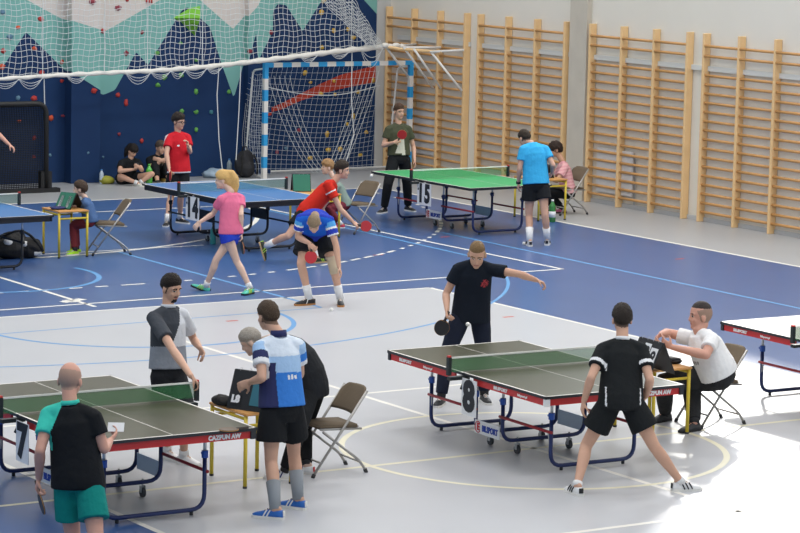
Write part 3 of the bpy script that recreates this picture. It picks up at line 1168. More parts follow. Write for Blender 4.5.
# --- table 8 desk
p = at(668, 377, DH)
p = at(652, 340, .97)
sb = easel('black flip scoreboard on the desk at table 8, its number cards being turned', (p.x, p.y, DH), -.10, .42, .31, .14)
flap(sb, .42, .31, .14, .13, .12, .07, .27, -1, card_white, '9', ink_black, .17, -.25)
flap(sb, .42, .31, .14, .00, .11, .11, .30, -1, card_white, '0', ink_black, .17, -.25)
bm = bmesh.new()
box(bm, (-.10, -.07, 0), (.10, .07, .05))
bmesh.ops.bevel(bm, geom=bm.edges[:], offset=.02, segments=3, affect='EDGES')
tag(finish(bm, 'glasses_case', sb_black, None, True, loc=(22.42, -11.50, DH)), 'black case on the desk in front of the umpire in white', 'case')
bm = bmesh.new()
box(bm, (-.09, -.06, 0), (.09, .06, .02))
tag(finish(bm, 'notebook', mat('notebook_dark', '#26282e', .6), None, loc=(22.20, -11.50, DH)), 'dark notebook lying beside the case on the desk at table 8', 'notebook')
# --- boy's desk
sb = easel('green and white flip scoreboard tilted on the desk in front of the boy', (8.36, -11.16, DH), .45, .28, .22, .15)
flap(sb, .28, .22, .15, 0, .26, .01, .26, -1, sb_green)
for x in (-.07, .06):
    flap(sb, .28, .22, .15, x, .05, .03, .21, -1, card_white)
bm = bmesh.new()
ellipsoid(bm, (0, 0, .02), XYZ, (.10, .12, .025), 12, 7, fn=lambda d: 1 + .3 * noise.noise(d * 2.3))
for v in bm.verts: v.co.z = max(v.co.z, .001)
tag(finish(bm, 'cloth', mat('cloth_navy', '#2a2f5c', .9), None, True, loc=(8.42, -11.36, DH)), 'crumpled navy cloth beside the green scoreboard on the boy\'s desk', 'cloth')
# --- desk behind the red player
sb = easel('dark green flip scoreboard on the desk behind the players in red and blue', (7.60, -6.95, DH), 1.2, .28, .26, .11)
flap(sb, .28, .26, .11, 0, .26, .01, .27, -1, sb_green)
flap(sb, .28, .26, .11, 0, .26, .01, .27, 1, sb_green)
# --- desk at table 15
sb = easel('black flip scoreboard on the desk between the man in cyan and the woman in pink', (7.30, -2.25, DH), .2, .26, .22, .10)

# ================================================================ RACKETS
r_red = mat('rubber_red', '#b3202c', .5)
r_black = mat('rubber_black', '#1c1d20', .5)
r_wood = mat('racket_wood', '#b98a54', .5)
r_grip = mat('grip_dark', '#3a3330', .7)
def racket(label, grip, handle_dir, face_nrm, front, back, orange=False):
    """grip: point in the hand, handle_dir: from hand to blade"""
    hd = V(handle_dir).normalized()
    nr = V(face_nrm)
    nr = (nr - hd * nr.dot(hd)).normalized()
    sd = hd.cross(nr)
    M = Matrix(((sd.x, hd.x, nr.x, grip[0]), (sd.y, hd.y, nr.y, grip[1]), (sd.z, hd.z, nr.z, grip[2]), (0, 0, 0, 1)))
    e = tag(empty('table_tennis_racket'), label, 'racket', 'table tennis rackets')
    e.matrix_world = M
    def disc(name, r, z0, z1, m, cut):
        bm = bmesh.new()
        n = 28
        pts = []
        for k in range(n):
            a = 2 * PI * k / n
            x, y = r * math.cos(a), .135 + r * 1.05 * math.sin(a)
            y = max(y, cut)
            pts.append((x, y))
        lo = [bm.verts.new((x, y, z0)) for x, y in pts]
        hi = [bm.verts.new((x, y, z1)) for x, y in pts]
        bm.faces.new(lo[::-1]); bm.faces.new(hi)
        for k in range(n):
            j = (k + 1) % n
            bm.faces.new((lo[k], lo[j], hi[j], hi[k]))
        return finish(bm, name, m, e)
    disc('blade', .078, -.003, .003, r_wood, .05)
    disc('rubber', .076, .003, .0065, front, .068)
    disc('rubber', .076, -.0065, -.003, back, .068)
    bm = bmesh.new()
    tube(bm, [(0, -.045, 0), (0, 0, 0), (0, .05, 0), (0, .066, 0)], [(.017, .012), (.014, .011), (.014, .011), (.026, .005)], lat=V((1, 0, 0)), n=10)
    finish(bm, 'handle', mat('grip_orange', '#c8642c', .6) if orange else r_grip, e, smooth=True)
    return e
# racket lying on table 7
g = at(243, 428, .772)
b_ = at(224, 430, .772)
racket('racket lying on the corner of table 7, blade towards the net', g, (b_ - g), (0, 0, 1), mat('rubber_brown', '#6b5a4a', .5), r_black)

# ================================================================ BALLS
ball_m = mat('ball_white', '#f2f0ea', .35)
def ball(label, p, r=.021):
    bm = bmesh.new()
    ellipsoid(bm, (0, 0, 0), XYZ, (r, r, r), 16, 10)
    tag(finish(bm, 'ball', ball_m, None, True, loc=p), label, 'ball', 'table tennis balls')
ball('white ball on the floor by the shoes of the bending player in blue', at(331.5, 309.5, .021), .024)
ball('white ball in the air in front of the player in navy', atd(467.8, 324.3, 26.9), .021)
ball('white ball in the air at the far corner of the bright green table', atd(371.5, 175.8, 44.5), .028)
ball('white ball on the blue floor beside the man in cyan', at(524, 243.5, .024), .026)

# ================================================================ BAGS AND BOTTLES
bag_white = mat('bag_white', '#d6d6d4', .7)
def soft(name, m, blobs, vox=.015):
    bm = bmesh.new()
    for c, r, s in blobs:
        ellipsoid(bm, c, XYZ, r, 14, 9, fn=lambda d, s=s: 1 + .22 * noise.noise(d * 2 + V((s, s, 0))))
    for v in bm.verts: v.co.z = max(v.co.z, .001)
    return remesh(bm, vox, 1)
g = at(14, 259, 0)
e = tag(empty('sports_bag', (g.x - .1, g.y + .1, 0)), 'black and white sports bag on the floor under the table at the left edge', 'bag')
me = soft('body', bag_black, [((0, -.1, .16), (.2, .32, .17), 1), ((.05, .15, .14), (.17, .2, .15), 2), ((-.05, -.05, .27), (.13, .2, .1), 3)])
mesh_obj(me, 'body', bag_black, e, True)
for c, r in (((.14, .06, .2), (.05, .06, .05)), ((.14, .2, .08), (.06, .1, .05)), ((.12, -.2, .24), (.06, .07, .05))):
    bm = bmesh.new()
    ellipsoid(bm, c, XYZ, r, 12, 8, fn=lambda d: 1 + .2 * noise.noise(d * 3))
    finish(bm, 'pocket', bag_white, e, True)
pipe('strap', fillet([(.1, -.3, .3), (.2, -.1, .42), (.16, .12, .34), (.2, .3, .1)], .1), .018, bag_black, e)
g = at(243, 177, 0)
e = tag(empty('backpack', (g.x + .05, g.y, 0)), 'dark backpack standing against the wall beside the goal', 'backpack')
me = soft('body', bag_black, [((0, 0, .24), (.15, .2, .25), 4), ((.08, 0, .15), (.12, .16, .14), 5)])
mesh_obj(me, 'body', mat('backpack_cloth', '#26262a', .8), e, True)
pipe('handle', [(0, -.05, .47), (0, -.04, .55), (0, .04, .55), (0, .05, .47)], .012, bag_black, e)
pipe('strap', fillet([(.12, .12, .42), (.2, .16, .25), (.16, .17, .05)], .1), .016, bag_black, e)
pipe('strap', fillet([(.12, -.12, .42), (.2, -.16, .25), (.16, -.17, .05)], .1), .016, bag_black, e)

def glassy(name, hexcol, alpha=.75):
    return mat(name, hexcol, .15, spec=.6, alpha=alpha)
def bottle(label, p, h, r, m, capm, sleeve=None):
    e = tag(empty('bottle', p), label, 'bottle')
    bm = bmesh.new()
    prof = [(.001, .9), (.03, 1), (.5, 1), (.56, .92), (.66, 1), (.74, .9), (.84, .5), (.92, .38)]
    tube(bm, [(0, 0, h * a) for a, b in prof], [r * b for a, b in prof], n=14)
    finish(bm, 'body', m, e, smooth=True)
    pipe('cap', [(0, 0, h * .915), (0, 0, h)], r * .42, capm, e, n=10)
    if sleeve:
        bm = bmesh.new()
        tube(bm, [(0, 0, h * .22), (0, 0, h * .48)], r * 1.02, n=14)
        finish(bm, 'label_sleeve', sleeve, e, smooth=True)
    return e
green_pet = glassy('pet_green', '#5fbf52', .85)
clear_pet = glassy('pet_clear', '#b9cbd6', .6)
cap_w = mat('cap_white', '#e4e4e4', .4)
bottle('tall green bottle on the floor beside the cross-legged woman', at(149, 184.5), .36, .06, green_pet, mat('cap_green', '#4fae4a', .4))
bottle('green bottle on the floor under the desk, beside the man in cyan', at(552, 222), .36, .055, mat('pet_deep_green', '#3f8a4a', .2, alpha=.9), cap_w, card_white)
bottle('small white and blue bottle at the foot of the first pilaster', at(101.5, 184), .26, .04, mat('bottle_white', '#b9c7d4', .4), mat('cap_blue', '#3a7ab8', .4))
bottle('brownish bottle on the floor between the seated spectators and the player in red', at(163, 181.5), .30, .05, mat('pet_amber', '#a8873c', .3, alpha=.9), mat('cap_grey', '#a9a39a', .4))
bottle('clear bottle on the floor beside the dark backpack', at(229, 175), .30, .05, clear_pet, mat('cap_blue', '#3a7ab8', .4))
bottle('teal bottle on the floor under the blue table 14', at(213, 244), .28, .045, mat('bottle_teal', '#3f9a9a', .3), cap_w)
bm = bmesh.new()
ellipsoid(bm, (0, 0, .06), XYZ, (.14, .24, .10), 16, 9, fn=lambda d: 1 + .45 * noise.noise(d * 2.4))
for v in bm.verts: v.co.z = max(v.co.z, .001)
g = at(215, 177.5)
tag(finish(bm, 'plastic_bag', mat('bag_plastic', '#9fb3c4', .35), None, True, loc=g), 'crumpled pale plastic bag on the floor by the wall, behind the girl in pink', 'bag')
bm = bmesh.new()
ellipsoid(bm, (0, 0, .06), XYZ, (.08, .13, .08), 14, 8, fn=lambda d: 1 + .4 * noise.noise(d * 2.4))
for v in bm.verts: v.co.z = max(v.co.z, .001)
g = at(107.5, 184)
tag(finish(bm, 'pouch', mat('pouch_yellow', '#9c9a34', .6), None, True, loc=g), 'yellow-green pouch on the floor beside the first pilaster', 'pouch')
# ================================================================ PEOPLE
SKIN = {'light': '#cfa38b', 'pale': '#d9b7a4', 'tan': '#c29478', 'rosy': '#d39f8b'}
def blend(a, b, t):
    a, b = a.lstrip('#'), b.lstrip('#')
    return '#' + ''.join('%02x' % round(int(a[i:i + 2], 16) * (1 - t) + int(b[i:i + 2], 16) * t) for i in (0, 2, 4))
def skin_mats(tone, hairhex, beardhex):
    s = mat('skin_' + tone, SKIN[tone], .55, spec=.35, noise_amt=.04, noise_scale=25)
    return [s, mat('lips_' + tone, {'light': '#b8756a', 'pale': '#c4837a', 'tan': '#a8675c', 'rosy': '#bb6f66'}[tone], .5),
            mat('eye_dark', '#2b2320', .3), mat('brow_' + beardhex, beardhex, .8), mat('stubble_' + hairhex + tone, hairhex, .8), mat('eye_white', '#d8d2cc', .3), mat('beard_' + beardhex, beardhex, .8)]
rubber_white = mat('sole_white', '#e6e4df', .5)
sole_gum = mat('sole_gum', '#b27a42', .5)
sole_black = mat('sole_black', '#1b1b1d', .6)
DIAG = []

def person(label, d0, k, g, pel, sh, hd, look, face, legs, arms, hair, tone='light', pface=None, bend=0.0, neck=None,
           top=None, bottom=None, shoes=None, sock=None, stubble=None, vox=.0085, hs=1.0, hand_rot=None, gaze_up=None, bald=False, beard=False, sitbend=0.0, belly=0.0):
    """pel, sh, hd: (u, v, dz) pelvis centre, mid shoulders and head centre; look, face: (right, away, up) directions;
    legs / arms: dict L/R of joint data.  Everything becomes plain 3-D joints first."""
    def J(t):
        return atd(t[0], t[1], d0 + (t[2] if len(t) > 2 else 0.0))
    P, S, Hc = J(pel), J(sh), J(hd)
    F = hv(*face).normalized()
    PF = hv(*(pface or face)).normalized()
    axis = (S - P)
    L = axis.length
    T = axis.normalized()
    # body frames
    Fs = (F - T * F.dot(T)).normalized()
    lat_s = T.cross(F).normalized()           # towards the person's left
    lat_s = UP.cross(F).normalized() if abs(T.dot(UP)) > .9 else lat_s
    Fp = PF
    lat_p = UP.cross(V((PF.x, PF.y, 0))).normalized()
    ctrl = (P + S) / 2 - Fs * bend + (UP * bend * .3)
    NB = J(neck) if neck else S + (T * .8 + UP * .2).normalized() * .085 * k
    def spine(s):
        if s < 0:
            dirn = ((ctrl - P).normalized() * .35 + UP * .65).normalized()
            return P + dirn * (s * L)
        if s > 1:
            return S + (NB - S) * ((s - 1) / .14)
        return P * (1 - s) ** 2 + ctrl * (2 * s * (1 - s)) + S * s ** 2
    def lat(s):
        t = min(1, max(0, s))
        return (lat_p * (1 - t) + lat_s * t).normalized()
    joints = {}
    for sd, sg in (('L', 1), ('R', -1)):
        joints['hip' + sd] = P + lat_p * (sg * .088 * k * (g * .5 + .5)) - UP * .01
        joints['sho' + sd] = S + lat_s * (sg * .168 * k * (g * .4 + .6)) - T * .015 * k
    def solve_mid(a, b, px, la, lb, hint, w=.03):
        best, bp = 1e9, None
        for i in range(-70, 71):
            dz = i * .01
            p = atd(px[0], px[1], depth((a + b) / 2) + dz)
            c = ((p - a).length - la) ** 2 + ((p - b).length - lb) ** 2 - w * .1 * (p - (a + b) / 2).dot(hint)
            if c < best:
                best, bp = c, p
        return bp
    feet = {}
    for sd in 'LR':
        lg = legs[sd]
        fd = lg['ft']
        if lg.get('air'):
            an = J(fd[0])
            tv = hv(*fd[1]).normalized()
            sole_n = hv(*fd[2]).normalized()
        else:
            gp = at(fd[0][0], fd[0][1], 0.0)
            if len(fd[0]) > 2:
                gp = atd(fd[0][0], fd[0][1], d0 + fd[0][2])
                gp.z = max(0, 0)
            if isinstance(fd[1][0], (int, float)) and len(fd[1]) == 3:
                tv = hv(*fd[1]).normalized()
            else:
                tp = at(fd[1][0], fd[1][1], 0.0)
                tv = (tp - gp)
                tv.z = 0
                tv.normalize()
            sole_n = UP
            an = gp + UP * .085 * k
        sole_n = (sole_n - tv * sole_n.dot(tv)).normalized()
        hp = joints['hip' + sd]
        kn = lg.get('kn')
        kn = solve_mid(hp, an, kn, .44 * k, .42 * k, PF + UP * .3) if len(kn) == 2 else J(kn)
        joints['kn' + sd], joints['an' + sd] = kn, an
        feet[sd] = (tv, sole_n)
        DIAG.append((label[:24], sd, 'thigh %.2f shank %.2f' % ((kn - hp).length / k, (an - kn).length / k)))
    for sd in 'LR':
        am = arms[sd]
        wr = J(am['wr'])
        so = joints['sho' + sd]
        el = am['el']
        el = solve_mid(so, wr, el, .30 * k, .26 * k, -F * 1.0 - UP * .2) if len(el) == 2 else J(el)
        hnd = J(am['ha'])
        joints['el' + sd], joints['wr' + sd] = el, wr
        hdv = (hnd - wr)
        if hdv.length < .02:
            hdv = wr - el
        joints['hd' + sd] = hdv.normalized()
        DIAG.append((label[:24], sd, 'upper %.2f fore %.2f' % ((el - so).length / k, (wr - el).length / k)))
    DIAG.append((label[:24], 'torso', 'L %.2f pelvis z %.2f head-neck %.2f neck z %.2f' % (L / k, P.z, (Hc - NB).length / k, NB.z)))
    base = (joints['anL'] + joints['anR']) / 2
    root = empty('person', (base.x, base.y, 0))
    tag(root, label, 'person', None)
    ofs = V((base.x, base.y, 0))
    # ---------------------------------------------------------- head frame
    lf = hv(*look).normalized()
    upv = hv(*gaze_up).normalized() if gaze_up else UP
    hu = (upv - lf * upv.dot(lf)).normalized()
    hr = lf.cross(hu)
    q = hs * k ** .5
    HX = (hr, lf, hu)
    def hp_(x, y, z):
        return Hc + hr * (x * q) + lf * (y * q) + hu * (z * q)
    bm = bmesh.new()
    ellipsoid(bm, hp_(0, -.004, .022), HX, (.077 * q, .098 * q, .098 * q), 20, 14)
    ellipsoid(bm, hp_(0, .030, -.045), HX, (.061 * q, .068 * q, .075 * q), 16, 12)
    ellipsoid(bm, hp_(0, .070, -.092), HX, (.030 * q, .026 * q, .024 * q), 12, 8)
    tube(bm, [hp_(0, .086, .020), hp_(0, .099, -.016), hp_(0, .101, -.028)], [.007 * q, .010 * q, .0135 * q], n=8, cap='round')
    for s in (-1, 1):
        ellipsoid(bm, hp_(s * .080, -.005, -.018), HX, (.011 * q, .020 * q, .033 * q), 10, 8)
        ellipsoid(bm, hp_(s * .034, .073, .024), HX, (.030 * q, .014 * q, .010 * q), 10, 8)
        ellipsoid(bm, hp_(s * .036, .066, -.030), HX, (.024 * q, .02 * q, .022 * q), 10, 8)
    ellipsoid(bm, hp_(0, .084, -.061), HX, (.025 * q, .012 * q, .012 * q), 10, 8)
    tube(bm, [NB - T * .03, NB + T * .005, NB.lerp(hp_(0, -.02, -.05), .6), hp_(0, -.012, -.03)], [.052 * k * g, .054 * k * (g * .6 + .4), .054 * k * (g * .6 + .4), .056 * q], n=14)
    # ---------------------------------------------------------- torso
    TR = [(-.17, .120, .100), (-.06, .160, .118), (.06, .160, .118), (.25, .146, .106), (.48, .148, .106), (.70, .166, .114), (.86, .165, .108), (.98, .125, .086), (1.12, .060, .062)]
    def ring_r(a, b, s, ease=0.0):
        bl = belly * math.exp(-((s - .30) / .28) ** 2)
        return (a * k * (g + bl * .5) + ease, b * k * (g + bl) + ease)
    def torso(bm, s0, s1, ease=0.0, straight=0.0, n=22):
        ss = [s0] + [t[0] for t in TR if s0 < t[0] < s1] + [s1]
        pts, rr, lt = [], [], []
        for s in ss:
            for i in range(len(TR) - 1):
                if TR[i][0] <= s <= TR[i + 1][0] or i == len(TR) - 2 or s < TR[0][0]:
                    t = (s - TR[i][0]) / (TR[i + 1][0] - TR[i][0])
                    t = min(1, max(0, t))
                    a = TR[i][1] + (TR[i + 1][1] - TR[i][1]) * t
                    b = TR[i][2] + (TR[i + 1][2] - TR[i][2]) * t
                    break
            if straight and s < .7:
                a = max(a, .168)
                b = max(b, .112)
            pts.append(spine(s))
            rr.append(ring_r(a, b, s, ease + (straight * max(0, .5 - s) if straight else 0)))
            lt.append(lat(s))
        tube(bm, pts, rr, lat=lt, n=n)
    torso(bm, -.12, 1.05, -.014 if top else 0)
    for sd in 'LR':
        so, el, wr = joints['sho' + sd], joints['el' + sd], joints['wr' + sd]
        gg = g * .6 + .4
        tube(bm, [S.lerp(NB, .55), so.lerp(S.lerp(NB, .5), .45), so], [.040 * k * gg, .046 * k * gg, .052 * k * gg], n=12, cap='round')
        ud = el - so
        tube(bm, [so, so + ud * .3, so + ud * .7, el], [.053 * k * gg, .050 * k * gg, .042 * k * gg, .038 * k * gg], n=12, cap='round')
        fd = wr - el
        tube(bm, [el, el + fd * .25, el + fd * .6, wr], [.038 * k * gg, .042 * k * gg, .034 * k * gg, .026 * k * (gg * .5 + .5)], n=12, cap='round')
        # hand: palm, four unequal bent fingers, thumb from the side
        am = arms[sd]
        hdv = joints['hd' + sd]
        pn = hv(*am.get('palm', (0, 0, -1)))
        pn = (pn - hdv * pn.dot(hdv))
        if pn.length < .05:
            pn = hdv.orthogonal()
        pn.normalize()
        across = hdv.cross(pn).normalized()
        th_s = am.get('thumb', 1)
        kk = k * .98
        tube(bm, [wr - hdv * .01, wr + hdv * .03 * kk, wr + hdv * .085 * kk], [(.026 * kk, .019 * kk), (.038 * kk, .017 * kk), (.042 * kk, .015 * kk)], lat=across, n=12, cap='round')
        curl = am.get('curl', .35)
        for i, (off, ln) in enumerate(((-.033, .066), (-.011, .078), (.011, .074), (.032, .058))):
            p0 = wr + hdv * .075 * kk - across * (off * kk * th_s * -1)
            dr = (hdv + across * (off * 1.2 * th_s)).normalized()
            pts = [p0]
            for j, fr_ in enumerate((.46, .31, .26)):
                ang = curl * (j + .6) * .9
                dd = (dr * math.cos(ang) + pn * math.sin(ang)).normalized()
                pts.append(pts[-1] + dd * (ln + .02) * kk * fr_)
            tube(bm, pts, [.0098 * kk, .0095 * kk, .0090 * kk, .0078 * kk], n=8, cap='round')
        tp = wr + hdv * .025 * kk - across * (.028 * kk * th_s)
        td = (hdv * .55 - across * (.75 * th_s) + pn * (.25 + curl * .4)).normalized()
        t2 = (hdv * .85 - across * (.25 * th_s) + pn * (.3 + curl * .6)).normalized()
        tube(bm, [tp, tp + td * .045 * kk, tp + td * .045 * kk + t2 * .045 * kk], [.014 * kk, .0115 * kk, .009 * kk], n=8, cap='round')
    for sd in 'LR':
        hp, kn, an = joints['hip' + sd], joints['kn' + sd], joints['an' + sd]
        gg = g * .6 + .4
        td = kn - hp
        tube(bm, [hp, hp + td * .35, hp + td * .75, kn], [.088 * k * gg, .080 * k * gg, .061 * k * gg, .054 * k * gg], n=14, cap='round')
        sdv = an - kn
        bk = (-PF - sdv.normalized() * (-PF).dot(sdv.normalized()))
        bk = bk.normalized() * .012 * k if bk.length > .1 else V((0, 0, 0))
        tube(bm, [kn, kn + sdv * .28 + bk, kn + sdv * .6 + bk * .5, kn + sdv * .92, an], [.053 * k * gg, .056 * k * gg, .044 * k * gg, .034 * k, .036 * k], n=14, cap='round')
        tv, sn = feet[sd]
        tube(bm, [an - tv * .03 * k, an + tv * .05 * k - sn * .03 * k, an + tv * .13 * k - sn * .055 * k], [.03 * k, .028 * k, .022 * k], n=8, cap='round')
    for v in bm.verts:
        v.co -= ofs
    me = remesh(bm, vox, 2, .45)
    if stubble is None and hair.get('style') == 'short':
        stubble = blend(hair['col'], SKIN[tone], .35)
    ms = skin_mats(tone, stubble or hair.get('col', '#4a382b'), hair.get('col', '#4a382b'))
    c = centers(me) + np.array(ofs)
    rel = (c - np.array(Hc)) / q
    lx, ly, lz = rel @ np.array(hr), rel @ np.array(lf), rel @ np.array(hu)
    idx = np.zeros(len(c), dtype=np.int32)
    fr_ = (ly > .045)
    idx[fr_ & (np.abs(lx) < .024) & (np.abs(lz + .062) < .008) & (ly > .07)] = 1
    ex = np.abs(np.abs(lx) - .032)
    idx[fr_ & (ex < .014) & (np.abs(lz - .004) < .0065)] = 5
    idx[fr_ & (ex < .0075) & (np.abs(lz - .004) < .0075)] = 2
    idx[fr_ & (ex < .020) & (np.abs(lz - .026 + ex * .15) < .006)] = 3
    if stubble:   # shaved sides and back of the skull
        m = (lz > -.048 + ly * .25) & (lz < .06 + np.clip(-ly, -.1, .1) * .2) & (ly < .022 + (lz + .02) * .35) & (np.abs(rel).max(1) < .14) & ~((np.abs(lx) > .076) & (lz < .012))
        idx[m] = 4
    if beard:
        m = (idx == 0) & (ly > .055) & (np.abs(lx) < .030) & (((lz < -.074) & (lz > -.112)) | ((np.abs(lz + .049) < .005) & (ly > .075)))
        idx[m] = 6
    body = mesh_obj(me, 'body', ms, root, True)
    me.polygons.foreach_set('material_index', idx)
    joints.update(P=P, S=S, NB=NB, Hc=Hc)
    # ---------------------------------------------------------- hair
    st = hair.get('style')
    if st:
        hm = mat('hair_' + hair['col'], hair['col'], .65, spec=.3, noise_amt=.35, noise_scale=90, bump=.6, bump_scale=120)
        th = hair.get('th', .012)
        A, B = hair.get('line', (.010, .72))
        bm = bmesh.new()
        sdn = random.random() * 9
        def hfn(d):
            # d in head axes scaled to skull; hair where above a slanting line
            z = d.z * .098 + .022
            y = d.y * .098
            e = (z - (A + .006 + B * y)) / .034
            side = abs(d.x) > .86 and y > -.03 and z < .012
            t = min(1, max(0, e * .5 + .5))
            t = t * t * (3 - 2 * t)
            if side:
                t = min(t, .0)
            if bald and z > .055:
                t = 0
            n = noise.noise(d * 5 + V((sdn, 0, 0))) * .35 + noise.noise(d * 11 + V((0, sdn, 0))) * .25
            lift = th * (1 + n) * (1 + hair.get('top', 0) * max(0, d.z) ** 2)
            return 1 + (lift / .09) * t - .035 * (1 - t)
        ellipsoid(bm, hp_(0, -.004, .022), HX, (.077 * q, .098 * q, .098 * q), 44, 30, fn=hfn)
        for blob in hair.get('blobs', []):
            pts = [hp_(*p_) for p_ in blob[0]]
            tube(bm, pts, [r * q for r in blob[1]], n=12, cap='round')
        for v in bm.verts:
            v.co -= ofs
        if hair.get('blobs'):
            mesh_obj(remesh(bm, .010, 1), 'hair', hm, root, True)
        else:
            finish(bm, 'hair', hm, root, True)
    # ---------------------------------------------------------- top
    if top:
        bm = bmesh.new()
        ez = top.get('ease', .016)
        hem = top.get('hem', -.16)
        torso(bm, hem, 1.09, ez, straight=top.get('loose', .03))
        sf = top.get('sleeve', .62)
        for sd in 'LR':
            so, el, wr = joints['sho' + sd], joints['el' + sd], joints['wr' + sd]
            gg = g * .6 + .4
            tube(bm, [S.lerp(NB, .66), so.lerp(S.lerp(NB, .58), .45), so], [.042 * k * gg + .010, .054 * k * gg + .010, .054 * k * gg + .012], n=14, cap='round')
            ud = el - so
            if sf <= 1:
                tube(bm, [so - ud * .06, so + ud * sf * .5, so + ud * sf], [.055 * k * gg + .012, .053 * k * gg + .017, .050 * k * gg + .022], n=14)
            else:
                fd = wr - el
                f2 = sf - 1
                tube(bm, [so - ud * .06, so + ud * .5, el, el + fd * f2 * .4, el + fd * f2], [.055 * k * gg + .012, .048 * k * gg + .015, .042 * k * gg + .014, .040 * k * gg + .012, (.042 - .014 * f2) * k * gg + .010], n=14)
        for v in bm.verts:
            v.co -= ofs
        me = remesh(bm, max(vox, .010), 2, .5)
        c = centers(me) + np.array(ofs)
        # torso coordinates of every face
        ss = np.linspace(-.3, 1.12, 72)
        sp = np.array([spine(s) for s in ss])
        dd = ((c[:, None, :] - sp[None]) ** 2).sum(2)
        ib = dd.argmin(1)
        s_ = ss[ib]
        la = np.array([lat(s) for s in ss])[ib]
        rel = c - sp[ib]
        x_ = (rel * la).sum(1) / k
        fw = np.array([list((Fp * (1 - min(1, max(0, s))) + Fs * min(1, max(0, s))).normalized()) for s in ss])[ib]
        y_ = (rel * fw).sum(1) / k
        arm = np.zeros(len(c))
        at_ = np.zeros(len(c))
        for sd, sg in (('L', 1), ('R', -1)):
            so, el, wr = (np.array(joints[n + sd]) for n in ('sho', 'el', 'wr'))
            u = el - so
            t = ((c - so) @ u) / (u @ u)
            dist = np.linalg.norm(c - so - np.clip(t, 0, 1.2)[:, None] * u, axis=1)
            m = (t > -.12) & (dist < .09 * k) & (sg * x_ > .135 + .02 * (t < .2))
            if sf > 1:
                u2 = wr - el
                t2 = ((c - el) @ u2) / (u2 @ u2)
                d2 = np.linalg.norm(c - el - np.clip(t2, 0, 1)[:, None] * u2, axis=1)
                m = m | (d2 < .065 * k)
            arm[m] = sg
            at_[m] = t[m] / min(sf, 1)
        names, fn = top['mats'], top.get('fn')
        o = mesh_obj(me, top.get('name', 't_shirt'), names, root, True)
        if fn:
            ii = np.asarray(fn(s_, x_, y_, arm, at_), dtype=np.int32)
            me.polygons.foreach_set('material_index', ii)
        if top.get('collar'):
            bm = bmesh.new()
            cn = (NB - S).normalized()
            cpos = NB + cn * .004
            cc = top['collar']
            ring = []
            ux = lat_s
            uy = cn.cross(ux)
            tube(bm, [cpos - cn * .02, cpos + cn * cc[1]], [(.072 * k * g, .070 * k * g), (.066 * k * g, .064 * k * g)], lat=ux, n=18)
            for v in bm.verts:
                v.co -= ofs
            finish(bm, 'collar', cc[0], o, True)
    # ---------------------------------------------------------- bottom
    if bottom:
        bm = bmesh.new()
        hem = bottom['hem']        # fraction of thigh (<1) or 1 + fraction of shank
        ez = bottom.get('ease', .014)
        torso(bm, -.19, bottom.get('waist', .04), ez * .6)
        fl = bottom.get('flare', .022)
        for sd in 'LR':
            hp, kn, an = joints['hip' + sd], joints['kn' + sd], joints['an' + sd]
            gg = g * .6 + .4
            td = kn - hp
            ellipsoid(bm, hp - UP * .01, XYZ, (.082 * k * gg + ez, .082 * k * gg + ez, .082 * k * gg + ez), 16, 10)
            if hem <= 1:
                tube(bm, [hp - td * .03, hp + td * hem * .5, hp + td * hem], [.084 * k * gg + ez, .086 * k * gg + ez + fl * .4, .078 * k * gg + ez + fl], n=18)
            else:
                sv = an - kn
                f2 = hem - 1
                w = bottom.get('leg', 1.0)
                pts = [hp - td * .03, hp + td * .4, hp + td * .8, kn, kn + sv * .3, kn + sv * .65 * min(1, f2 + .02), kn + sv * f2]
                rr = [.092 * k * gg + ez, (.086 * gg * k + ez) * w, (.070 * k * gg + ez) * w, (.064 * k * gg + ez) * w, (.062 * k * gg + ez) * w, (.054 * k * gg + ez) * w, (.048 * k + ez) * w]
                if f2 > .85:
                    pts += []
                tube(bm, pts, rr, n=18)
        for v in bm.verts:
            v.co -= ofs
        me = remesh(bm, max(vox, .010), 2, .5)
        o = mesh_obj(me, bottom.get('name', 'shorts'), bottom['mats'], root, True)
        if bottom.get('fn'):
            c = centers(me) + np.array(ofs)
            o_i = np.zeros(len(c), dtype=np.int32)
            relx = (c - np.array(P)) @ np.array(lat_p) / k
            rely = (c - np.array(P)) @ np.array(Fp) / k
            relz = (c[:, 2] - P.z) / k
            me.polygons.foreach_set('material_index', np.asarray(bottom['fn'](relx, rely, relz), dtype=np.int32))
    # ---------------------------------------------------------- socks and shoes
    for sd in 'LR':
        kn, an = joints['kn' + sd], joints['an' + sd]
        tv, sn = feet[sd]
        sdx = tv.cross(sn)
        if sock:
            bm = bmesh.new()
            u = (kn - an)
            h = sock[1] * k / u.length
            lr = lambda f_: (.036 + .022 * min(1, f_ / .7)) * k * (g * .6 + .4) + .007
            bk2 = (-PF - u.normalized() * (-PF).dot(u.normalized())) * .009 * k
            tube(bm, [an - u * .03, an + u * h * .5 + bk2 * h, an + u * h + bk2 * (1.8 * h)], [lr(.1), lr(h * .5), lr(h)], n=14)
            for v in bm.verts:
                v.co -= ofs
            so_ = finish(bm, 'sock', sock[0], root, True)
            if len(sock) > 2:
                bm = bmesh.new()
                b0 = an + u * h * .62 - PF * (.047 * k) * 1.0
                bx = UP.cross(PF).normalized()
                for qv in ((0, .0), ):
                    vs = [bm.verts.new(b0 + bx * a + u.normalized() * b - ofs) for a, b in ((-.02, -.04), (.02, -.04), (.02, .05), (-.02, .05))]
                    bm.faces.new(vs)
                finish(bm, 'sock_patch', sock[2], so_)
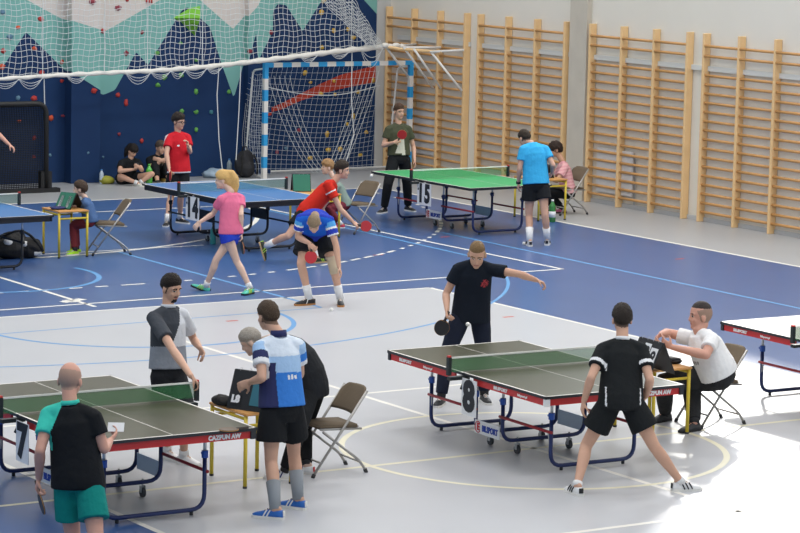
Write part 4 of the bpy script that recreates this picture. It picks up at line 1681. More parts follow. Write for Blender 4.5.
        if shoes:
            sm, sole_m, trim = shoes[0], shoes[1], shoes[2]
            O = an - sn * .085 * k
            def sp_(x, y, z):
                return O + sdx * (x * k) + tv * (y * k) + sn * (z * k) - ofs
            bm = bmesh.new()
            prof = [(-.078, .020, .055), (-.068, .031, .075), (-.03, .036, .092), (.03, .037, .090), (.08, .041, .070), (.13, .044, .055), (.17, .038, .045), (.195, .022, .034)]
            rows = []
            for (y, w, h) in prof:
                row = []
                for i in range(11):
                    a = PI * i / 10
                    cx = math.cos(a)
                    row.append(bm.verts.new(sp_(w * (abs(cx) ** .7) * (1 if cx >= 0 else -1), y, .014 + (h - .014) * math.sin(a) ** .75)))
                rows.append(row)
            for a, b in zip(rows[:-1], rows[1:]):
                for i in range(10):
                    bm.faces.new((a[i], a[i + 1], b[i + 1], b[i]))
                bm.faces.new((a[10], a[0], b[0], b[10]))
            bm.faces.new(rows[0]); bm.faces.new(rows[-1][::-1])
            sho = finish(bm, 'shoe', sm, root, True)
            bm = bmesh.new()
            lo, hi = [], []
            out = [(w + .004, y) for (y, w, h) in prof] + [(-w - .004, y) for (y, w, h) in prof[::-1]]
            for x, y in out:
                lo.append(bm.verts.new(sp_(x, y * 1.03, 0)))
                hi.append(bm.verts.new(sp_(x, y * 1.03, .024)))
            n = len(out)
            for i in range(n):
                j = (i + 1) % n
                bm.faces.new((lo[i], lo[j], hi[j], hi[i]))
            bm.faces.new(lo[::-1]); bm.faces.new(hi)
            finish(bm, 'sole', sole_m, sho)
            if trim:
                bm = bmesh.new()
                for yy in trim[1]:
                    for s in (-1, 1):
                        tube(bm, [sp_(s * .041, yy, .022), sp_(s * .040, yy - .014, .05), sp_(s * .026, yy - .028, .078)], .0065 * k, n=5)
                finish(bm, 'side_stripe', trim[0], sho)
                bm = bmesh.new()
                tube(bm, [sp_(0, -.080, .03), sp_(0, -.078, .074)], [(.022 * k, .006 * k)] * 2, lat=sdx, n=8)
                finish(bm, 'heel_tab', trim[2] if len(trim) > 2 else trim[0], sho)
            bm = bmesh.new()
            for j in range(3):
                yy = .045 + .022 * j
                zz = .092 - .009 * j
                tube(bm, [sp_(-.022, yy, zz - .012), sp_(0, yy, zz + .002 - .004 * j), sp_(.022, yy, zz - .012)], .004, n=4)
            finish(bm, 'laces', shoes[3] if len(shoes) > 3 else rubber_white, sho)
    return root, joints

def C1(n, h):
    return cloth(n, h)
W_ = np.where
def sel(n, *conds):
    out = np.zeros(n, dtype=np.int32)
    for i, c in conds:
        out[c] = i
    return out
def D(u, v, z=0.0):
    return depth(at(u, v, z))
blk = C1('cloth_black', '#1b1d20')
blk2 = C1('cloth_black_soft', '#222428')
wht = C1('cloth_white', '#e6e7e9')
sh_black = mat('shoe_black', '#1c1d20', .5)
sh_white = mat('shoe_white', '#e8e8e8', .45)
sock_w = mat('sock_white', '#e4e4e4', .8)
sock_b = mat('sock_dark', '#2a2b2e', .8)
held = []

# ---- bald man at table 7 (seen from behind)
def f(s, x, y, arm, t):
    return sel(len(s), (1, (arm == 1) | ((x > .062 + (1.05 - s) * .24) & (s > .70) & (arm >= 0))))
teal = C1('cloth_mint', '#42cdb8')
p1, j1 = person('bald man in a black shirt with one mint sleeve and teal shorts', D(75, 601), 1.0, 1.0,
    (78, 478, .0), (71, 414, .0), (70, 379.5, .05), (.25, 1, -.12), (.22, 1),
    {'L': dict(ft=((70, 603), (.1, 1, 0)), kn=(74, 548)), 'R': dict(ft=((98, 598), (.3, 1, 0)), kn=(97, 548))},
    {'L': dict(el=(40, 451), wr=(39, 478, .05), ha=(37, 488, .08), palm=(1, 0, 0), curl=.9, thumb=-1), 'R': dict(el=(104, 449), wr=(110, 441, .22), ha=(116, 434, .3), palm=(-.6, .4, .6), curl=.7, thumb=1)},
    dict(col='#6d625a'), 'rosy', stubble='#b3917f', hs=1.05,
    top=dict(mats=[blk, teal], fn=f, sleeve=.55, hem=-.15, loose=.035, collar=(teal, .012)),
    bottom=dict(mats=[C1('cloth_teal', '#10857c')], hem=.58, flare=.025, ease=.012, waist=.04),
    shoes=(sh_white, rubber_white, None), sock=(sock_w, .12))
racket('racket held low by the bald man in the black and mint shirt', j1['wrL'] + j1['hdL'] * .07, hv(.22, .1, -1), hv(1, .35, 0), r_black, r_black)
bm = bmesh.new()
hp = j1['wrR'] + j1['hdR'] * .11 + UP * .02
M = basis(HR, UP * .7 + HF * .7, hp + UP * .02 - HF * .012)
box(bm, (-.065, -.03, -.001), (.055, .05, .001), M=M)
tag(finish(bm, 'paper_card', card_white), 'small white paper card in the hand of the bald man', 'card')

# ---- man in grey and white shirt by the net of table 7
def f(s, x, y, arm, t):
    dark = (s > .46) & (x < -.06 + (s - .5) * .26) | (arm == -1) | ((s > .46) & (y < -.02))
    return sel(len(s), (2, s > .46), (1, dark), (0, (s <= .46) & (arm == 0)), (2, arm == 1))
yaw7 = -.0156
post7 = V((22.585 - math.sin(yaw7) * .915, -17.756 + .915 * math.cos(yaw7), .9))
d2 = D(185, 465)
dz = depth(post7) - d2
p2, j2 = person('bearded man in a charcoal and white shirt with one hand on the net post', d2, .98, 1.0,
    (168, 373, .0), (168, 315, -.02), (171, 288, -.04), (.72, -.62, -.28), (.72, -.7),
    {'L': dict(ft=((184, 464), (.75, -.6, 0)), kn=(184, 419)), 'R': dict(ft=((167, 459), (.7, -.7, 0)), kn=(169, 416))},
    {'R': dict(el=(173, 350), wr=(191, 376, dz - .03), ha=(197.5, 383, dz), palm=(.3, .2, -1), curl=.8, thumb=1), 'L': dict(el=(194, 340), wr=(200, 348, .1), ha=(204, 355, .05), palm=(-.6, -.5, -.2), curl=.6, thumb=-1)},
    dict(style='short', col='#241c18', th=.016, line=(.020, .62), top=.3), 'light', beard=True,
    top=dict(mats=[C1('cloth_heather', '#8e949e'), C1('cloth_charcoal', '#43474e'), C1('cloth_pale', '#d5d8de')], fn=f, sleeve=.66, hem=.08, loose=.035, collar=(C1('cloth_pale', '#d5d8de'), .012)),
    bottom=dict(mats=[blk2], waist=.2, hem=.80, flare=.03), shoes=(sh_white, rubber_white, None), sock=(sock_w, .06))

# ---- standing boy in the blue sports shirt
def f(s, x, y, arm, t):
    return sel(len(s), (0, s > -1), (1, s > .58), (2, s > .84), (3, (x > .085) & (s < .74) & (arm == 0)),
               (4, (np.abs(s - .50) < .035) & (x < .02) & (x > -.10) & (y < 0) & ((x * 90).astype(int) % 3 != 0)),
               (1, arm != 0), (3, (arm != 0) & (t > .30)), (4, (arm != 0) & (t > .72)), (0, (arm == -1) & (t > .3) & (t < .72)))
nav = C1('cloth_navy', '#1b2347')
p3, j3 = person('boy in a blue sports shirt and black shorts standing at the desk', D(287, 514), 1.0, 1.0,
    (282, 409, .0), (279, 345, .0), (268, 316, .08), (-.55, .8, -.15), (-.42, .9),
    {'L': dict(ft=((275, 519), (255, 517)), kn=(271, 462)), 'R': dict(ft=((298, 509), (284, 507)), kn=(294, 455))},
    {'L': dict(el=(262, 378), wr=(250, 382, .02), ha=(241, 386, .05), palm=(.3, .9, -.2), curl=.55, thumb=-1), 'R': dict(el=(300, 374), wr=(285, 391, .35), ha=(276, 393, .4), palm=(0, 0, -1))},
    dict(style='short', col='#4a3a2c', th=.016, line=(.004, .62)), 'light',
    top=dict(mats=[C1('cloth_blue', '#3c7fd2'), C1('cloth_sky', '#a8c9ec'), C1('cloth_icy', '#e0eaf5'), nav, wht], fn=f, sleeve=.60, hem=.04, loose=.045, collar=(nav, .035)),
    bottom=dict(mats=[blk, mat('cloth_trim_blue', '#3f9ad8', .8)], waist=.16, hem=.58, flare=.035, ease=.02, fn=lambda x, y, z: sel(len(x), (1, (np.abs(y - .06) < .022) & (x > .14) & (z < -.08) & (z > -.30)))),
    shoes=(mat('shoe_blue', '#2465b8', .5), rubber_white, (rubber_white, (.06, .09)), mat('lace_black', '#1a1a1c', .7)), sock=(mat('sock_grey', '#8c9298', .85), .24, ink_black))

# ---- grey haired man bending behind the boy
p4, j4 = person('grey-haired man in a black sweater bending over the desk behind the boy', D(297, 475), .96, 1.02,
    (312, 388, .05), (277, 347, .05), (251, 341, .0), (-.85, .1, -.55), (-.95, .25),
    {'L': dict(ft=((285, 479), (-.9, -.1, 0)), kn=(299, 430)), 'R': dict(ft=((306, 474), (-.9, .3, 0)), kn=(304, 428))},
    {'L': dict(el=(270, 380), wr=(258, 396, .0), ha=(252, 399, .0), palm=(0, 0, -1)), 'R': dict(el=(268, 376, .35), wr=(256, 392, .35), ha=(250, 395, .35), palm=(0, 0, -1))},
    dict(style='short', col='#a79f94', th=.010, line=(.018, .5)), 'pale', pface=(-.9, .3), bend=.19, gaze_up=(-.55, 0, .8),
    top=dict(mats=[blk2], sleeve=1.9, hem=-.14, name='sweater', loose=.03),
    bottom=dict(mats=[blk], hem=1.93, name='trousers', leg=.95), shoes=(sh_white, rubber_white, (mat('trim_navy', '#28336e', .5), (.05, .08, .11), mat('trim_red', '#c53a3c', .5))), sock=(sock_b, .1))

# ---- navy shirt player at table 8 (facing the camera)
def f(s, x, y, arm, t):
    r = np.hypot(x - .105, (s - .74) * .5)
    return sel(len(s), (1, (y > 0) & (arm == 0) & (r < .043) & ((r * 130).astype(int) % 3 != 1)))
d5 = D(462, 405)
p5, j5 = person('player in a navy shirt with a red chest emblem behind table 8', d5, .98, 1.02,
    (471, 312, .06), (475, 268, -.10), (477, 254, -.20), (-.08, -.85, -.5), (.02, -1),
    {'R': dict(ft=((441, 405), (-.3, -1, 0)), kn=(447, 354)), 'L': dict(ft=((484, 402), (.25, -1, 0)), kn=(484, 353))},
    {'R': dict(el=(446, 294), wr=(447, 310, -.22), ha=(447, 318, -.26), palm=(.8, -.3, 0), curl=1.1, thumb=1), 'L': dict(el=(519, 274), wr=(536, 280, -.05), ha=(543, 283, -.05), palm=(0, -.3, -1), curl=.9, thumb=1)},
    dict(style='short', col='#7d6444', th=.007, line=(.062, .22)), 'light', stubble='#a98a6c', bend=.03, gaze_up=(0, -.45, .9), hs=1.10,
    top=dict(mats=[C1('cloth_ink', '#161d28'), mat('emblem_red', '#a62c34', .7)], fn=f, sleeve=.52, hem=-.20, loose=.03),
    bottom=dict(mats=[C1('cloth_navy_trousers', '#1e2434')], hem=1.92, name='trousers'), shoes=(sh_black, rubber_white, None), sock=(sock_b, .08))
racket('black racket in the hand of the player in navy at table 8', j5['wrR'] + j5['hdR'] * .06, hv(-.30, -.1, -.75), hv(.1, -1, .1), r_black, r_black)

# ---- black shirt player at table 8 (seen from behind)
def f(s, x, y, arm, t):
    return sel(len(s), (1, (arm != 0) & (t > .72) & (t < .90)), (1, (np.abs(np.abs(x) - .152) < .006) & (s < .22) & (s > -.10) & (y < .04)),
               (1, (arm == 0) & (np.abs(np.abs(x) - .155) < .008) & (s > .5) & (s < .72) & (y < 0)))
d6 = D(628, 493)
p6, j6 = person('player in a black shirt with white cuff bands lunging at table 8', d6, 1.0, 1.0,
    (621, 400, .0), (622, 348, .10), (622, 319, .18), (-.1, 1, -.1), (-.12, 1),
    {'L': dict(ft=((577, 495), (564, 489)), kn=(586, 446)), 'R': dict(ft=((680, 491), (.92, .25, 0)), kn=(654, 446))},
    {'L': dict(el=(591, 378), wr=(584, 401, .02), ha=(582, 411, .04), palm=(1, .2, 0), curl=.5, thumb=-1), 'R': dict(el=(650, 380), wr=(646, 396, .15), ha=(641, 402, .2), palm=(-.8, .2, 0), curl=.8, thumb=1)},
    dict(style='short', col='#2b231e', th=.020, line=(.0, .62), top=.25), 'light',
    top=dict(mats=[C1('cloth_black_sport', '#1d2022'), wht], fn=f, sleeve=.60, hem=-.18, loose=.04, collar=(wht, .010)),
    bottom=dict(mats=[C1('cloth_black_sport', '#1d2022')], hem=.62, flare=.03, ease=.018),
    shoes=(sh_white, rubber_white, (mat('stripe_black', '#1d1d1f', .5), (.03, .065, .10))), sock=(sock_w, .03))

# ---- umpire in white
d7 = D(693, 431)
def f(s, x, y, arm, t):
    return sel(len(s), (1, (y > 0) & (arm == 0) & (s > .50) & (s < .60) & (np.abs(x) < .085) & (((x + .2) * 75).astype(int) % 3 != 0)))
p7, j7 = person('heavy-set umpire in a white t-shirt seated at the desk of table 8', d7, 1.0, 1.28,
    (719, 375, .05), (702, 338, -.02), (701, 315.5, -.02), (-1, -.12, -.08), (-.92, -.38),
    {'L': dict(ft=((694, 431), (675, 434)), kn=(691, 382)), 'R': dict(ft=((665, 421), (653, 423)), kn=(664, 382, .05))},
    {'L': dict(el=(706, 355), wr=(672, 347, -.16), ha=(664, 343, -.14), palm=(0, .8, .3), curl=.8, thumb=1), 'R': dict(el=(668, 333), wr=(661, 334, -.02), ha=(655, 339, -.08), palm=(0, -.6, -.5), curl=.8, thumb=-1)},
    dict(style='short', col='#3b3330', th=.005, line=(.074, .12)), 'rosy', stubble='#a08372', pface=(-.98, -.1), belly=.25, hs=1.14,
    top=dict(mats=[C1('cloth_white_tee', '#eeeeee'), mat('print_grey', '#98928f', .8)], fn=f, sleeve=.60, hem=.02, loose=.04),
    bottom=dict(mats=[C1('cloth_charcoal_trousers', '#303133')], waist=.14, hem=1.94, name='trousers', leg=1.05), shoes=(mat('shoe_graphite', '#36383b', .6), sole_black, None, mat('lace_black', '#1a1a1c', .7)), sock=(sock_b, .08))

# ---- player in blue bending for the ball
def f(s, x, y, arm, t):
    return sel(len(s), (1, (y > .01) & (s > .2)), (2, (arm != 0) & (t > .12) & (t < .45)), (3, (arm != 0) & (t > .45) & (t < .58)), (0, (arm != 0) & (t > .58) & (t < .9)), (3, (arm != 0) & (t >= .9)))
d8 = D(325, 307)
p8, j8 = person('player in a royal blue shirt bending down to pick up a ball', d8, 1.0, 1.06,
    (315, 233, .26), (315, 219, -.20), (314, 223, -.40), (0, -.5, -.85), (0, -1),
    {'R': dict(ft=((309, 305), (-.85, -.5, 0)), kn=(301, 264)), 'L': dict(ft=((340, 305), (343, 311)), kn=(333, 264))},
    {'R': dict(el=(298, 237), wr=(309, 243, -.30), ha=(313, 248, -.34), palm=(.3, .9, 0), curl=1.0, thumb=1), 'L': dict(el=(336, 245), wr=(339, 267, -.22), ha=(342, 276, -.24), palm=(-1, 0, 0), curl=.5, thumb=1)},
    dict(style='short', col='#8d7a62', th=.006, line=(.012, .45)), 'light', stubble='#a98f78', bend=.09, gaze_up=(0, -.85, .45), pface=(0, -1, -.2),
    top=dict(mats=[C1('cloth_royal', '#2a3fb0'), C1('cloth_azure', '#2064cf'), C1('cloth_lightblue', '#58a4e2'), wht], fn=f, sleeve=.62, hem=-.06, loose=.02),
    bottom=dict(mats=[blk], hem=.66, flare=.035, ease=.022), shoes=(sh_black, sole_gum, (rubber_white, (.06, ), sh_black)), sock=(sock_w, .17))
bm = bmesh.new()
k0, k1 = j8['knL'], j8['anL']
u_ = (k1 - k0).normalized()
tube(bm, [k0 - u_ * .10, k0, k0 + u_ * .12], [.070, .066, .064], n=16)
o = finish(bm, 'knee_support', mat('knee_support', '#c9b79c', .9), p8, True, loc=(-p8.location.x, -p8.location.y, 0))
racket('red racket held downwards by the bending player in blue', j8['wrR'] + j8['hdR'] * .06, hv(-.05, -.25, -1), hv(0, -1, .2), r_red, r_black)

# ---- player in red leaning behind
d9 = D(318, 263)
def f(s, x, y, arm, t):
    return sel(len(s), (2, (arm != 0) & (np.abs(t - .55) < .04)))
p9, j9 = person('player in a red shirt leaning forward on one leg with an outstretched racket', d9, .98, .98,
    (307, 211, .0), (331, 186, .0), (342, 170, .0), (1, -.15, -.12), (.95, -.2),
    {'R': dict(ft=((266, 246, .0), (.30, -.05, -.95), (.95, 0, .30)), air=True, kn=(288, 236)), 'L': dict(ft=((318, 263), (328, 262)), kn=(318, 238))},
    {'R': dict(el=(341, 210), wr=(353, 222, -.12), ha=(358, 226, -.12), palm=(-.5, .6, -.5), curl=1.0, thumb=-1), 'L': dict(el=(322, 208), wr=(324, 224, .3), ha=(325, 230, .3), palm=(0, 0, -1))},
    dict(style='short', col='#33281f', th=.020, line=(.022, .55), top=.3), 'light',
    top=dict(mats=[C1('cloth_red', '#cf2f22'), C1('cloth_dark_red', '#4a2030'), wht], fn=f, sleeve=.52, hem=-.12, loose=.03),
    bottom=dict(mats=[blk], hem=.62, flare=.03), shoes=(mat('shoe_black_lime', '#26301f', .6), mat('sole_tan', '#b79a72', .6), (mat('trim_lime', '#a8cf3a', .5), (.05, .08), mat('trim_lime', '#a8cf3a', .5))), sock=(sock_w, .16))
racket('red racket held out to the side by the leaning player in red', j9['wrR'] + j9['hdR'] * .06, hv(1, -.1, -.12), hv(-.1, -1, .25), r_red, r_black)

# ---- girl in pink
d11 = D(230, 293)
p11, j11 = person('girl in a pink shirt and blue shorts walking with her fair hair in a ponytail', d11, .92, .92,
    (231, 230, .0), (231, 198, .0), (223, 180, .02), (-1, .05, -.12), (-.62, .78),
    {'R': dict(ft=((206, 286, .15), (-.92, .1, .35), (.35, 0, .92)), air=True, kn=(216, 260)), 'L': dict(ft=((250, 294), (237, 297)), kn=(237, 262))},
    {'L': dict(el=(213, 214), wr=(200, 222, -.05), ha=(195, 227, -.05), palm=(.4, .8, 0), curl=.7, thumb=-1), 'R': dict(el=(241, 215), wr=(241, 233, .05), ha=(242, 241, .05), palm=(-1, 0, 0), curl=1.0, thumb=1)},
    dict(style='long', col='#d3ac6c', th=.022, line=(-.02, .85), blobs=[([(0, -.07, .10), (0, -.12, .08), (.0, -.15, -.0), (.01, -.15, -.09), (0, -.13, -.17), (.01, -.11, -.21)], [.035, .055, .066, .062, .045, .018]), ([(.0, -.05, .05), (0, -.08, -.03), (0, -.07, -.09)], [.06, .07, .05])]), 'pale',
    top=dict(mats=[C1('cloth_pink', '#e07294'), wht], fn=lambda s, x, y, arm, t: sel(len(s), (1, (arm == 1) & (np.abs(t - .72) < .06) & (np.abs(y) < .03))), sleeve=.50, hem=-.12, loose=.03),
    bottom=dict(mats=[C1('cloth_cobalt', '#2741bb')], hem=.32, flare=.03, ease=.02), shoes=(mat('shoe_mint', '#4fc0a8', .5), sole_black, (mat('trim_lime', '#a8cf3a', .5), (.04, .07, .10), sh_black)), sock=(sock_w, .07))
racket('dark racket hanging in the far hand of the girl in pink', j11['wrR'] + j11['hdR'] * .06, hv(.1, .1, -1), hv(1, .3, 0), r_red, r_black)

# ---- boy with glasses in red at table 14
def f(s, x, y, arm, t):
    st = np.abs(np.abs(y) - .014) < .010
    return sel(len(s), (1, (arm != 0) & st & (t < .95)), (1, (s < -.065) & (arm == 0)), (1, (np.abs(x + .06) < .02) & (np.abs(s - .72) < .03) & (y > 0)))
d12 = D(174, 225)
p12, j12 = person('player with glasses in a red shirt with white shoulder stripes at table 14', d12, .98, .95,
    (179, 169, .0), (178, 137, .0), (178.5, 121.5, -.03), (.8, -.55, -.12), (.55, -.8),
    {'R': dict(ft=((167, 226), (-.1, -1, 0)), kn=(171, 197)), 'L': dict(ft=((180, 223), (.7, -.6, 0)), kn=(181, 196))},
    {'R': dict(el=(166.5, 154), wr=(169, 168.5, -.34), ha=(170, 174, -.38), palm=(.8, -.2, 0), curl=1.0, thumb=1), 'L': dict(el=(190, 152), wr=(188, 147, -.25), ha=(187.5, 142.5, -.27), palm=(-.6, -.3, 0), curl=.9, thumb=-1)},
    dict(style='short', col='#2a211c', th=.024, line=(.018, .5), top=.3), 'light', vox=.0105,
    top=dict(mats=[C1('cloth_crimson', '#c4202c'), wht], fn=f, sleeve=.58, hem=-.12, loose=.035),
    bottom=dict(mats=[blk], hem=.72, flare=.03), shoes=(sh_black, rubber_white, None), sock=(sock_w, .10))
bm = bmesh.new()
H_ = j12['Hc']
lf = hv(.8, -.55, -.12).normalized(); hr_ = lf.cross(UP).normalized(); hu_ = hr_.cross(lf)
for s in (-1, 1):
    c0 = H_ + lf * .104 + hr_ * (s * .033) + hu_ * .004
    tube(bm, [c0 + hr_ * (.026 * math.cos(t)) + hu_ * (.018 * math.sin(t)) for t in [2 * PI * i / 12 for i in range(13)]], .004, n=5)
    tube(bm, [c0 + hr_ * (s * .026), H_ + hr_ * (s * .084) + lf * .07 + hu_ * .006, H_ + hr_ * (s * .086) + hu_ * .004], .004, n=5)
tube(bm, [H_ + lf * .106 - hr_ * .008 + hu_ * .006, H_ + lf * .106 + hr_ * .008 + hu_ * .006], .004, n=5)
finish(bm, 'glasses', ink_black, p12, loc=(-p12.location.x, -p12.location.y, 0))
racket('racket with an orange handle held down by the player with glasses', j12['wrR'] + j12['hdR'] * .05, hv(.2, -.85, -.42), hv(1, .45, 0), r_black, r_red, True)

# ---- woman sitting cross-legged against the wall
d13 = D(134, 184.5)
p13, j13 = person('woman in black sitting cross-legged on the floor looking at her phone', d13, .92, 1.0,
    (126, 179.5, .12), (130, 162, -.02), (132.5, 150.5, -.08), (.55, -.5, -.65), (.5, -.85),
    {'R': dict(ft=((137, 183, -.25), (.8, -.4, -.1), (0, -.5, .9)), air=True, kn=(120, 176, -.22)), 'L': dict(ft=((140, 182.5, -.12), (-.8, -.5, -.1), (0, -.5, .9)), air=True, kn=(152, 174, -.10))},
    {'R': dict(el=(119.5, 171), wr=(133, 169.5, -.36), ha=(137, 168.5, -.38), palm=(.3, .3, .8), curl=.8), 'L': dict(el=(142, 170, -.15), wr=(140, 168.5, -.34), ha=(137.5, 167.5, -.38), palm=(-.3, .3, .8), curl=.8, thumb=-1)},
    dict(style='long', col='#1d1614', th=.018, line=(-.01, .6), blobs=[([(-.07, -.03, .02), (-.085, -.03, -.08), (-.07, -.02, -.17)], [.03, .035, .02]), ([(.07, -.03, .02), (.085, -.03, -.08), (.07, -.02, -.17)], [.03, .035, .02]), ([(0, -.09, .02), (0, -.10, -.08), (0, -.08, -.18)], [.06, .065, .04])]), 'light', bend=.05, vox=.0105,
    top=dict(mats=[blk], sleeve=.6, hem=-.1, loose=.02), bottom=dict(mats=[blk], hem=.45, flare=.02), shoes=(mat('shoe_pale', '#cfd0c4', .5), rubber_white, None), sock=(sock_w, .05))
bm = bmesh.new()
M = basis(HR, UP * .7 + HF * .7, j13['wrR'].lerp(j13['wrL'], .5) + UP * .05)
box(bm, (-.035, -.07, -.005), (.035, .07, .005), M=M)
tag(finish(bm, 'phone', ink_black), 'dark phone held by the cross-legged woman', 'phone')

# ---- person behind, sitting against the wall
d14 = D(160, 181.5)
p14, j14 = person('person in black sitting with folded arms, half hidden behind the player with glasses', d14, .95, 1.0,
    (157, 177.5, .10), (158, 159, .06), (160.5, 147.5, .0), (.55, -.75, -.15), (.35, -.9),
    {'R': dict(ft=((158, 184, -.55), (.2, -1, 0), (0, 0, 1)), air=True, kn=(155, 166, -.28)), 'L': dict(ft=((169, 183, -.5), (.3, -1, 0), (0, 0, 1)), air=True, kn=(167, 166, -.25))},
    {'R': dict(el=(152, 170), wr=(161, 160.5, -.3), ha=(165, 159.5, -.3), palm=(0, .8, 0)), 'L': dict(el=(167, 168, -.1), wr=(161, 159.5, -.28), ha=(157, 159, -.28), palm=(0, .8, 0), thumb=-1)},
    dict(style='short', col='#5a4c42', th=.018, line=(.01, .5)), 'light', vox=.0115,
    top=dict(mats=[blk], sleeve=.55, hem=-.1), bottom=dict(mats=[blk], hem=1.6, name='trousers'), shoes=(sh_black, sole_black, None), sock=(sock_b, .06))

# ---- boy at the desk on the left
d15 = D(75, 254.5)
p15, j15 = person('boy in a blue sweatshirt and maroon trousers seated at a desk with lime shoes', d15, .74, 1.0,
    (90.5, 220, .0), (86, 202, .0), (80, 189, .0), (-1, .02, .0), (-1, .0),
    {'L': dict(ft=((75, 255), (64, 256)), kn=(73, 226)), 'R': dict(ft=((77, 253), (66, 253)), kn=(74.5, 224, .14))},
    {'L': dict(el=(79, 210), wr=(75, 206, -.06), ha=(71, 206, -.02), palm=(0, 0, -1)), 'R': dict(el=(78, 209, .22), wr=(74, 205.5, .1), ha=(70, 205.5, .08), palm=(0, 0, -1), thumb=-1)},
    dict(style='short', col='#46362a', th=.022, line=(.004, .62)), 'pale', vox=.0095, hs=1.06,
    top=dict(mats=[C1('cloth_denim', '#4a6690')], sleeve=1.8, hem=-.12, name='sweatshirt', loose=.02),
    bottom=dict(mats=[C1('cloth_maroon', '#7c3238')], hem=1.9, name='trousers'), shoes=(mat('shoe_lime', '#b2ee22', .5), rubber_white, None), sock=(sock_b, .08))

# ---- child at the desk behind the red player
d10 = depth(V((7.76, -5.98, .5)))
p10, j10 = person('fair-haired child seated at the desk, mostly hidden behind the player in red', d10, .74, .95,
    (345, 204, .0), (337, 185, .0), (327.5, 167, .0), (-.95, -.3, -.05), (-1, -.1),
    {'L': dict(ft=((341, 224, -.25), (-1, -.3, 0), (0, 0, 1)), air=True, kn=(328, 209, -.25)), 'R': dict(ft=((337, 222, -.05), (-1, -.2, 0), (0, 0, 1)), air=True, kn=(327, 207, .0))},
    {'L': dict(el=(330, 197), wr=(321, 193, -.05), ha=(317, 193, -.02), palm=(0, 0, -1)), 'R': dict(el=(328, 196, .22), wr=(320, 192, .12), ha=(316, 192, .12), palm=(0, 0, -1), thumb=-1)},
    dict(style='short', col='#a07c54', th=.022, line=(.0, .5)), 'pale', vox=.0105, hs=1.06,
    top=dict(mats=[C1('cloth_sage', '#7e8e86')], sleeve=1.7, hem=-.1, name='sweatshirt'), bottom=dict(mats=[C1('cloth_wine', '#6e2a36')], hem=1.8, name='trousers'), shoes=(mat('shoe_raspberry', '#c2304f', .5), rubber_white, None), sock=(sock_w, .08))

# ---- man in olive at table 15
def f(s, x, y, arm, t):
    m = (y > 0) & (arm == 0) & (s > .06) & (s < .80) & (x < .075 - .03 * s) & (x > -.13 + s * .17) & ~((s > .02) & (s < .16) & (x < .0))
    return sel(len(s), (1, m))
d16 = D(397, 213)
p16, j16 = person('man in an olive t-shirt holding a red racket by the bright green table', d16, .98, 1.0,
    (399, 158, .0), (398.5, 128.5, .0), (399, 111.5, -.03), (.5, -.8, -.12), (.32, -.93),
    {'R': dict(ft=((384, 213), (-.45, -.8, 0)), kn=(388, 184)), 'L': dict(ft=((408, 211), (.55, -.75, 0)), kn=(407, 183))},
    {'R': dict(el=(383.5, 145.5), wr=(394, 142.5, -.25), ha=(401, 140, -.25), palm=(.1, .9, 0), curl=1.0, thumb=1), 'L': dict(el=(413.5, 147), wr=(414.5, 160, -.03), ha=(415.5, 166, -.04), palm=(-1, 0, 0), curl=.5, thumb=1)},
    dict(style='short', col='#4b3526', th=.016, line=(.024, .58), top=.3), 'light', vox=.0105,
    top=dict(mats=[C1('cloth_olive', '#474a38'), C1('print_pale', '#c8c5b6')], fn=f, sleeve=.56, hem=.08, loose=.035),
    bottom=dict(mats=[blk], waist=.2, hem=1.94, name='trousers', leg=1.02), shoes=(sh_black, rubber_white, None), sock=(sock_b, .08))
racket('red racket held in front of the chest by the man in olive', j16['wrR'] + j16['hdR'] * .06, hv(.45, -.2, .7), hv(.1, -1, .1), r_red, r_black)

# ---- man in cyan at table 15
d17 = D(538, 246)
p17, j17 = person('man in a cyan t-shirt and black shorts standing at the bright green table', d17, .98, 1.04,
    (536, 184, .0), (534.2, 148.5, .0), (524.5, 138, .10), (-.55, .75, -.5), (-.22, .97),
    {'L': dict(ft=((529.5, 246), (-.15, 1, 0)), kn=(529, 216)), 'R': dict(ft=((547, 245), (.1, 1, 0)), kn=(545, 215))},
    {'L': dict(el=(519.5, 169), wr=(518.5, 182.5, .12), ha=(518, 189, .15), palm=(.8, .2, 0), curl=.5, thumb=-1), 'R': dict(el=(553, 165), wr=(552, 172, .22), ha=(550, 177, .28), palm=(-.5, .6, 0), thumb=1)},
    dict(style='short', col='#33291f', th=.016, line=(.0, .6)), 'light', vox=.0105, neck=(531, 143.3, .05),
    top=dict(mats=[C1('cloth_cyan', '#3aa8dc')], sleeve=.56, hem=.0, loose=.04), bottom=dict(mats=[blk], waist=.12, hem=.48, flare=.03, ease=.02),
    shoes=(mat('shoe_pale_grey', '#c4c6c8', .5), rubber_white, (ink_black, (.05, .09))), sock=(sock_w, .20))
bm = bmesh.new()
w0, hd0 = j17['wrL'], j17['hdL']
tube(bm, [w0 - hd0 * .018, w0 + hd0 * .018], .036, n=14)
tag(finish(bm, 'wristwatch', ink_black, None, True), 'black watch on the wrist of the man in cyan', 'watch')

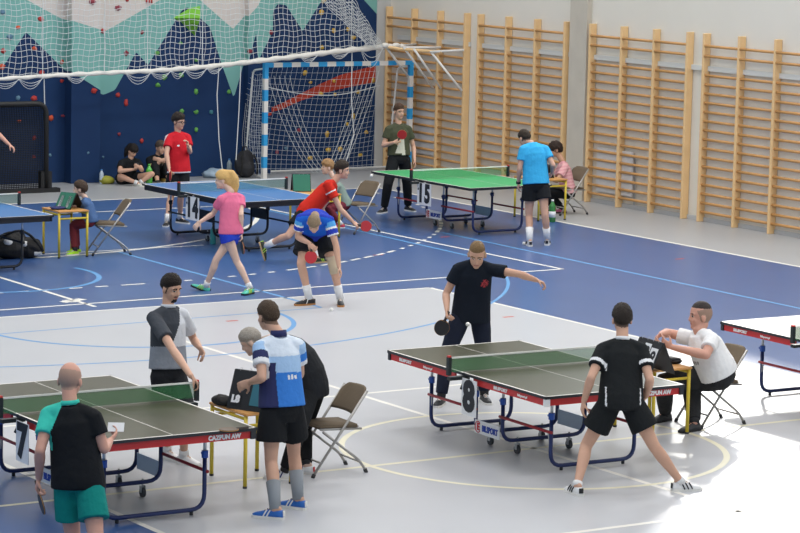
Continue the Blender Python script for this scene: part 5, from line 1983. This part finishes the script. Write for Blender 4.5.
# ---- woman in pink by the wall bars
d18 = depth(V((6.95, -1.45, .5)))
p18, j18 = person('woman in a striped pink top and black trousers seated by the wall bars', d18, .92, 1.0,
    (568.5, 192, .0), (563, 166, .0), (555.5, 149.5, .0), (-1, -.15, -.22), (-1, -.15),
    {'L': dict(ft=((562, 213), (-1, -.2, 0)), kn=(548, 193)), 'R': dict(ft=((552, 211), (-1, 0, 0)), kn=(547, 192, .2))},
    {'L': dict(el=(557, 181), wr=(549, 178, -.1), ha=(545, 177.5, -.05), palm=(0, 0, -1)), 'R': dict(el=(555, 180, .25), wr=(548, 177, .12), ha=(544, 176.5, .1), palm=(0, 0, -1), thumb=-1)},
    dict(style='short', col='#30221b', th=.030, line=(-.03, .55)), 'tan', vox=.0105,
    top=dict(mats=[C1('cloth_rose', '#d2959a'), C1('cloth_blush', '#dba9aa')], fn=lambda s, x, y, arm, t: sel(len(s), (1, ((s * 16).astype(int) % 2 == 0))), sleeve=.62, hem=-.06, loose=.02),
    bottom=dict(mats=[blk], waist=.1, hem=1.85, name='trousers'), shoes=(mat('shoe_pink', '#c25f84', .5), sole_black, None), sock=(sock_b, .06))

# ---- player cut off by the left edge
d19 = D(-14, 222)
p19, j19 = person('player cut off by the left edge of the photo, only the forearm in view', d19, 1.0, 1.0,
    (-16, 160, .0), (-19, 129, .0), (-19, 113, .0), (.8, -.4, -.1), (.6, -.75),
    {'R': dict(ft=((-26, 224), (.5, -.8, 0)), kn=(-24, 190)), 'L': dict(ft=((-8, 220), (.8, -.5, 0)), kn=(-8, 190))},
    {'R': dict(el=(-34, 146), wr=(-30, 160, -.1), ha=(-28, 166, -.1), palm=(1, 0, 0)), 'L': dict(el=(-4, 132, -.1), wr=(9, 144.5, -.2), ha=(15, 149, -.2), palm=(-.3, 0, -1), curl=.7, thumb=1)},
    dict(style='short', col='#33291f', th=.016, line=(.01, .5)), 'rosy', vox=.0115,
    top=dict(mats=[blk], sleeve=.5, hem=-.14), bottom=dict(mats=[blk], hem=.6, flare=.03), shoes=(sh_black, rubber_white, None), sock=(sock_w, .1))
# ================================================================ LIGHT
w = bpy.data.worlds.new('daylight')
scene.world = w
w.use_nodes = True
bg = w.node_tree.nodes['Background']
bg.inputs['Color'].default_value = (.66, .83, 1.0, 1)
bg.inputs['Strength'].default_value = .85
def area(name, loc, sx, sy, power, color, rot):
    l = bpy.data.lights.new(name, 'AREA')
    l.shape = 'RECTANGLE'
    l.size, l.size_y = sx, sy
    l.energy = power
    l.color = color
    o = bpy.data.objects.new(name, l)
    o.location = loc
    o.rotation_euler = rot
    col.objects.link(o)
    return o
for i, x in enumerate((4, 12, 20, 28, 36)):
    for y, pw_ in ((-5, 640), (-14, 560), (-23, 440)):
        area('ceiling_lamp', (x, y, HALL - .3), 1.6, 5.0, pw_ * .9 * (.8 if i == 0 else 1), (1, .97, .93), (0, 0, 0))
area('window_daylight', ((WX0 + WX1) / 2, -.02, (WZ0 + WZ1) / 2), WX1 - WX0, WZ1 - WZ0, 1500, (.92, .96, 1), (-PI / 2, 0, 0))
sun = bpy.data.lights.new('sun', 'SUN')
sun.energy = 2.6
sun.angle = math.radians(2.2)
sun.color = (1, .96, .88)
so = bpy.data.objects.new('sun', sun)
tr = V((.80, -.607, -math.tan(math.radians(25)))).normalized()
so.rotation_euler = tr.to_track_quat('-Z', 'Y').to_euler()
so.location = (0, 10, 20)
col.objects.link(so)
vs = scene.view_settings
vs.view_transform = 'Standard'
vs.look = 'None'
vs.gamma = 1.0
vs.use_curve_mapping = False
vs.exposure = -0.72
scene.cycles.use_denoising = True
scene.cycles.max_bounces = 6
if os.environ.get('DIAG'):
    for d in DIAG:
        print('DIAG', *d)
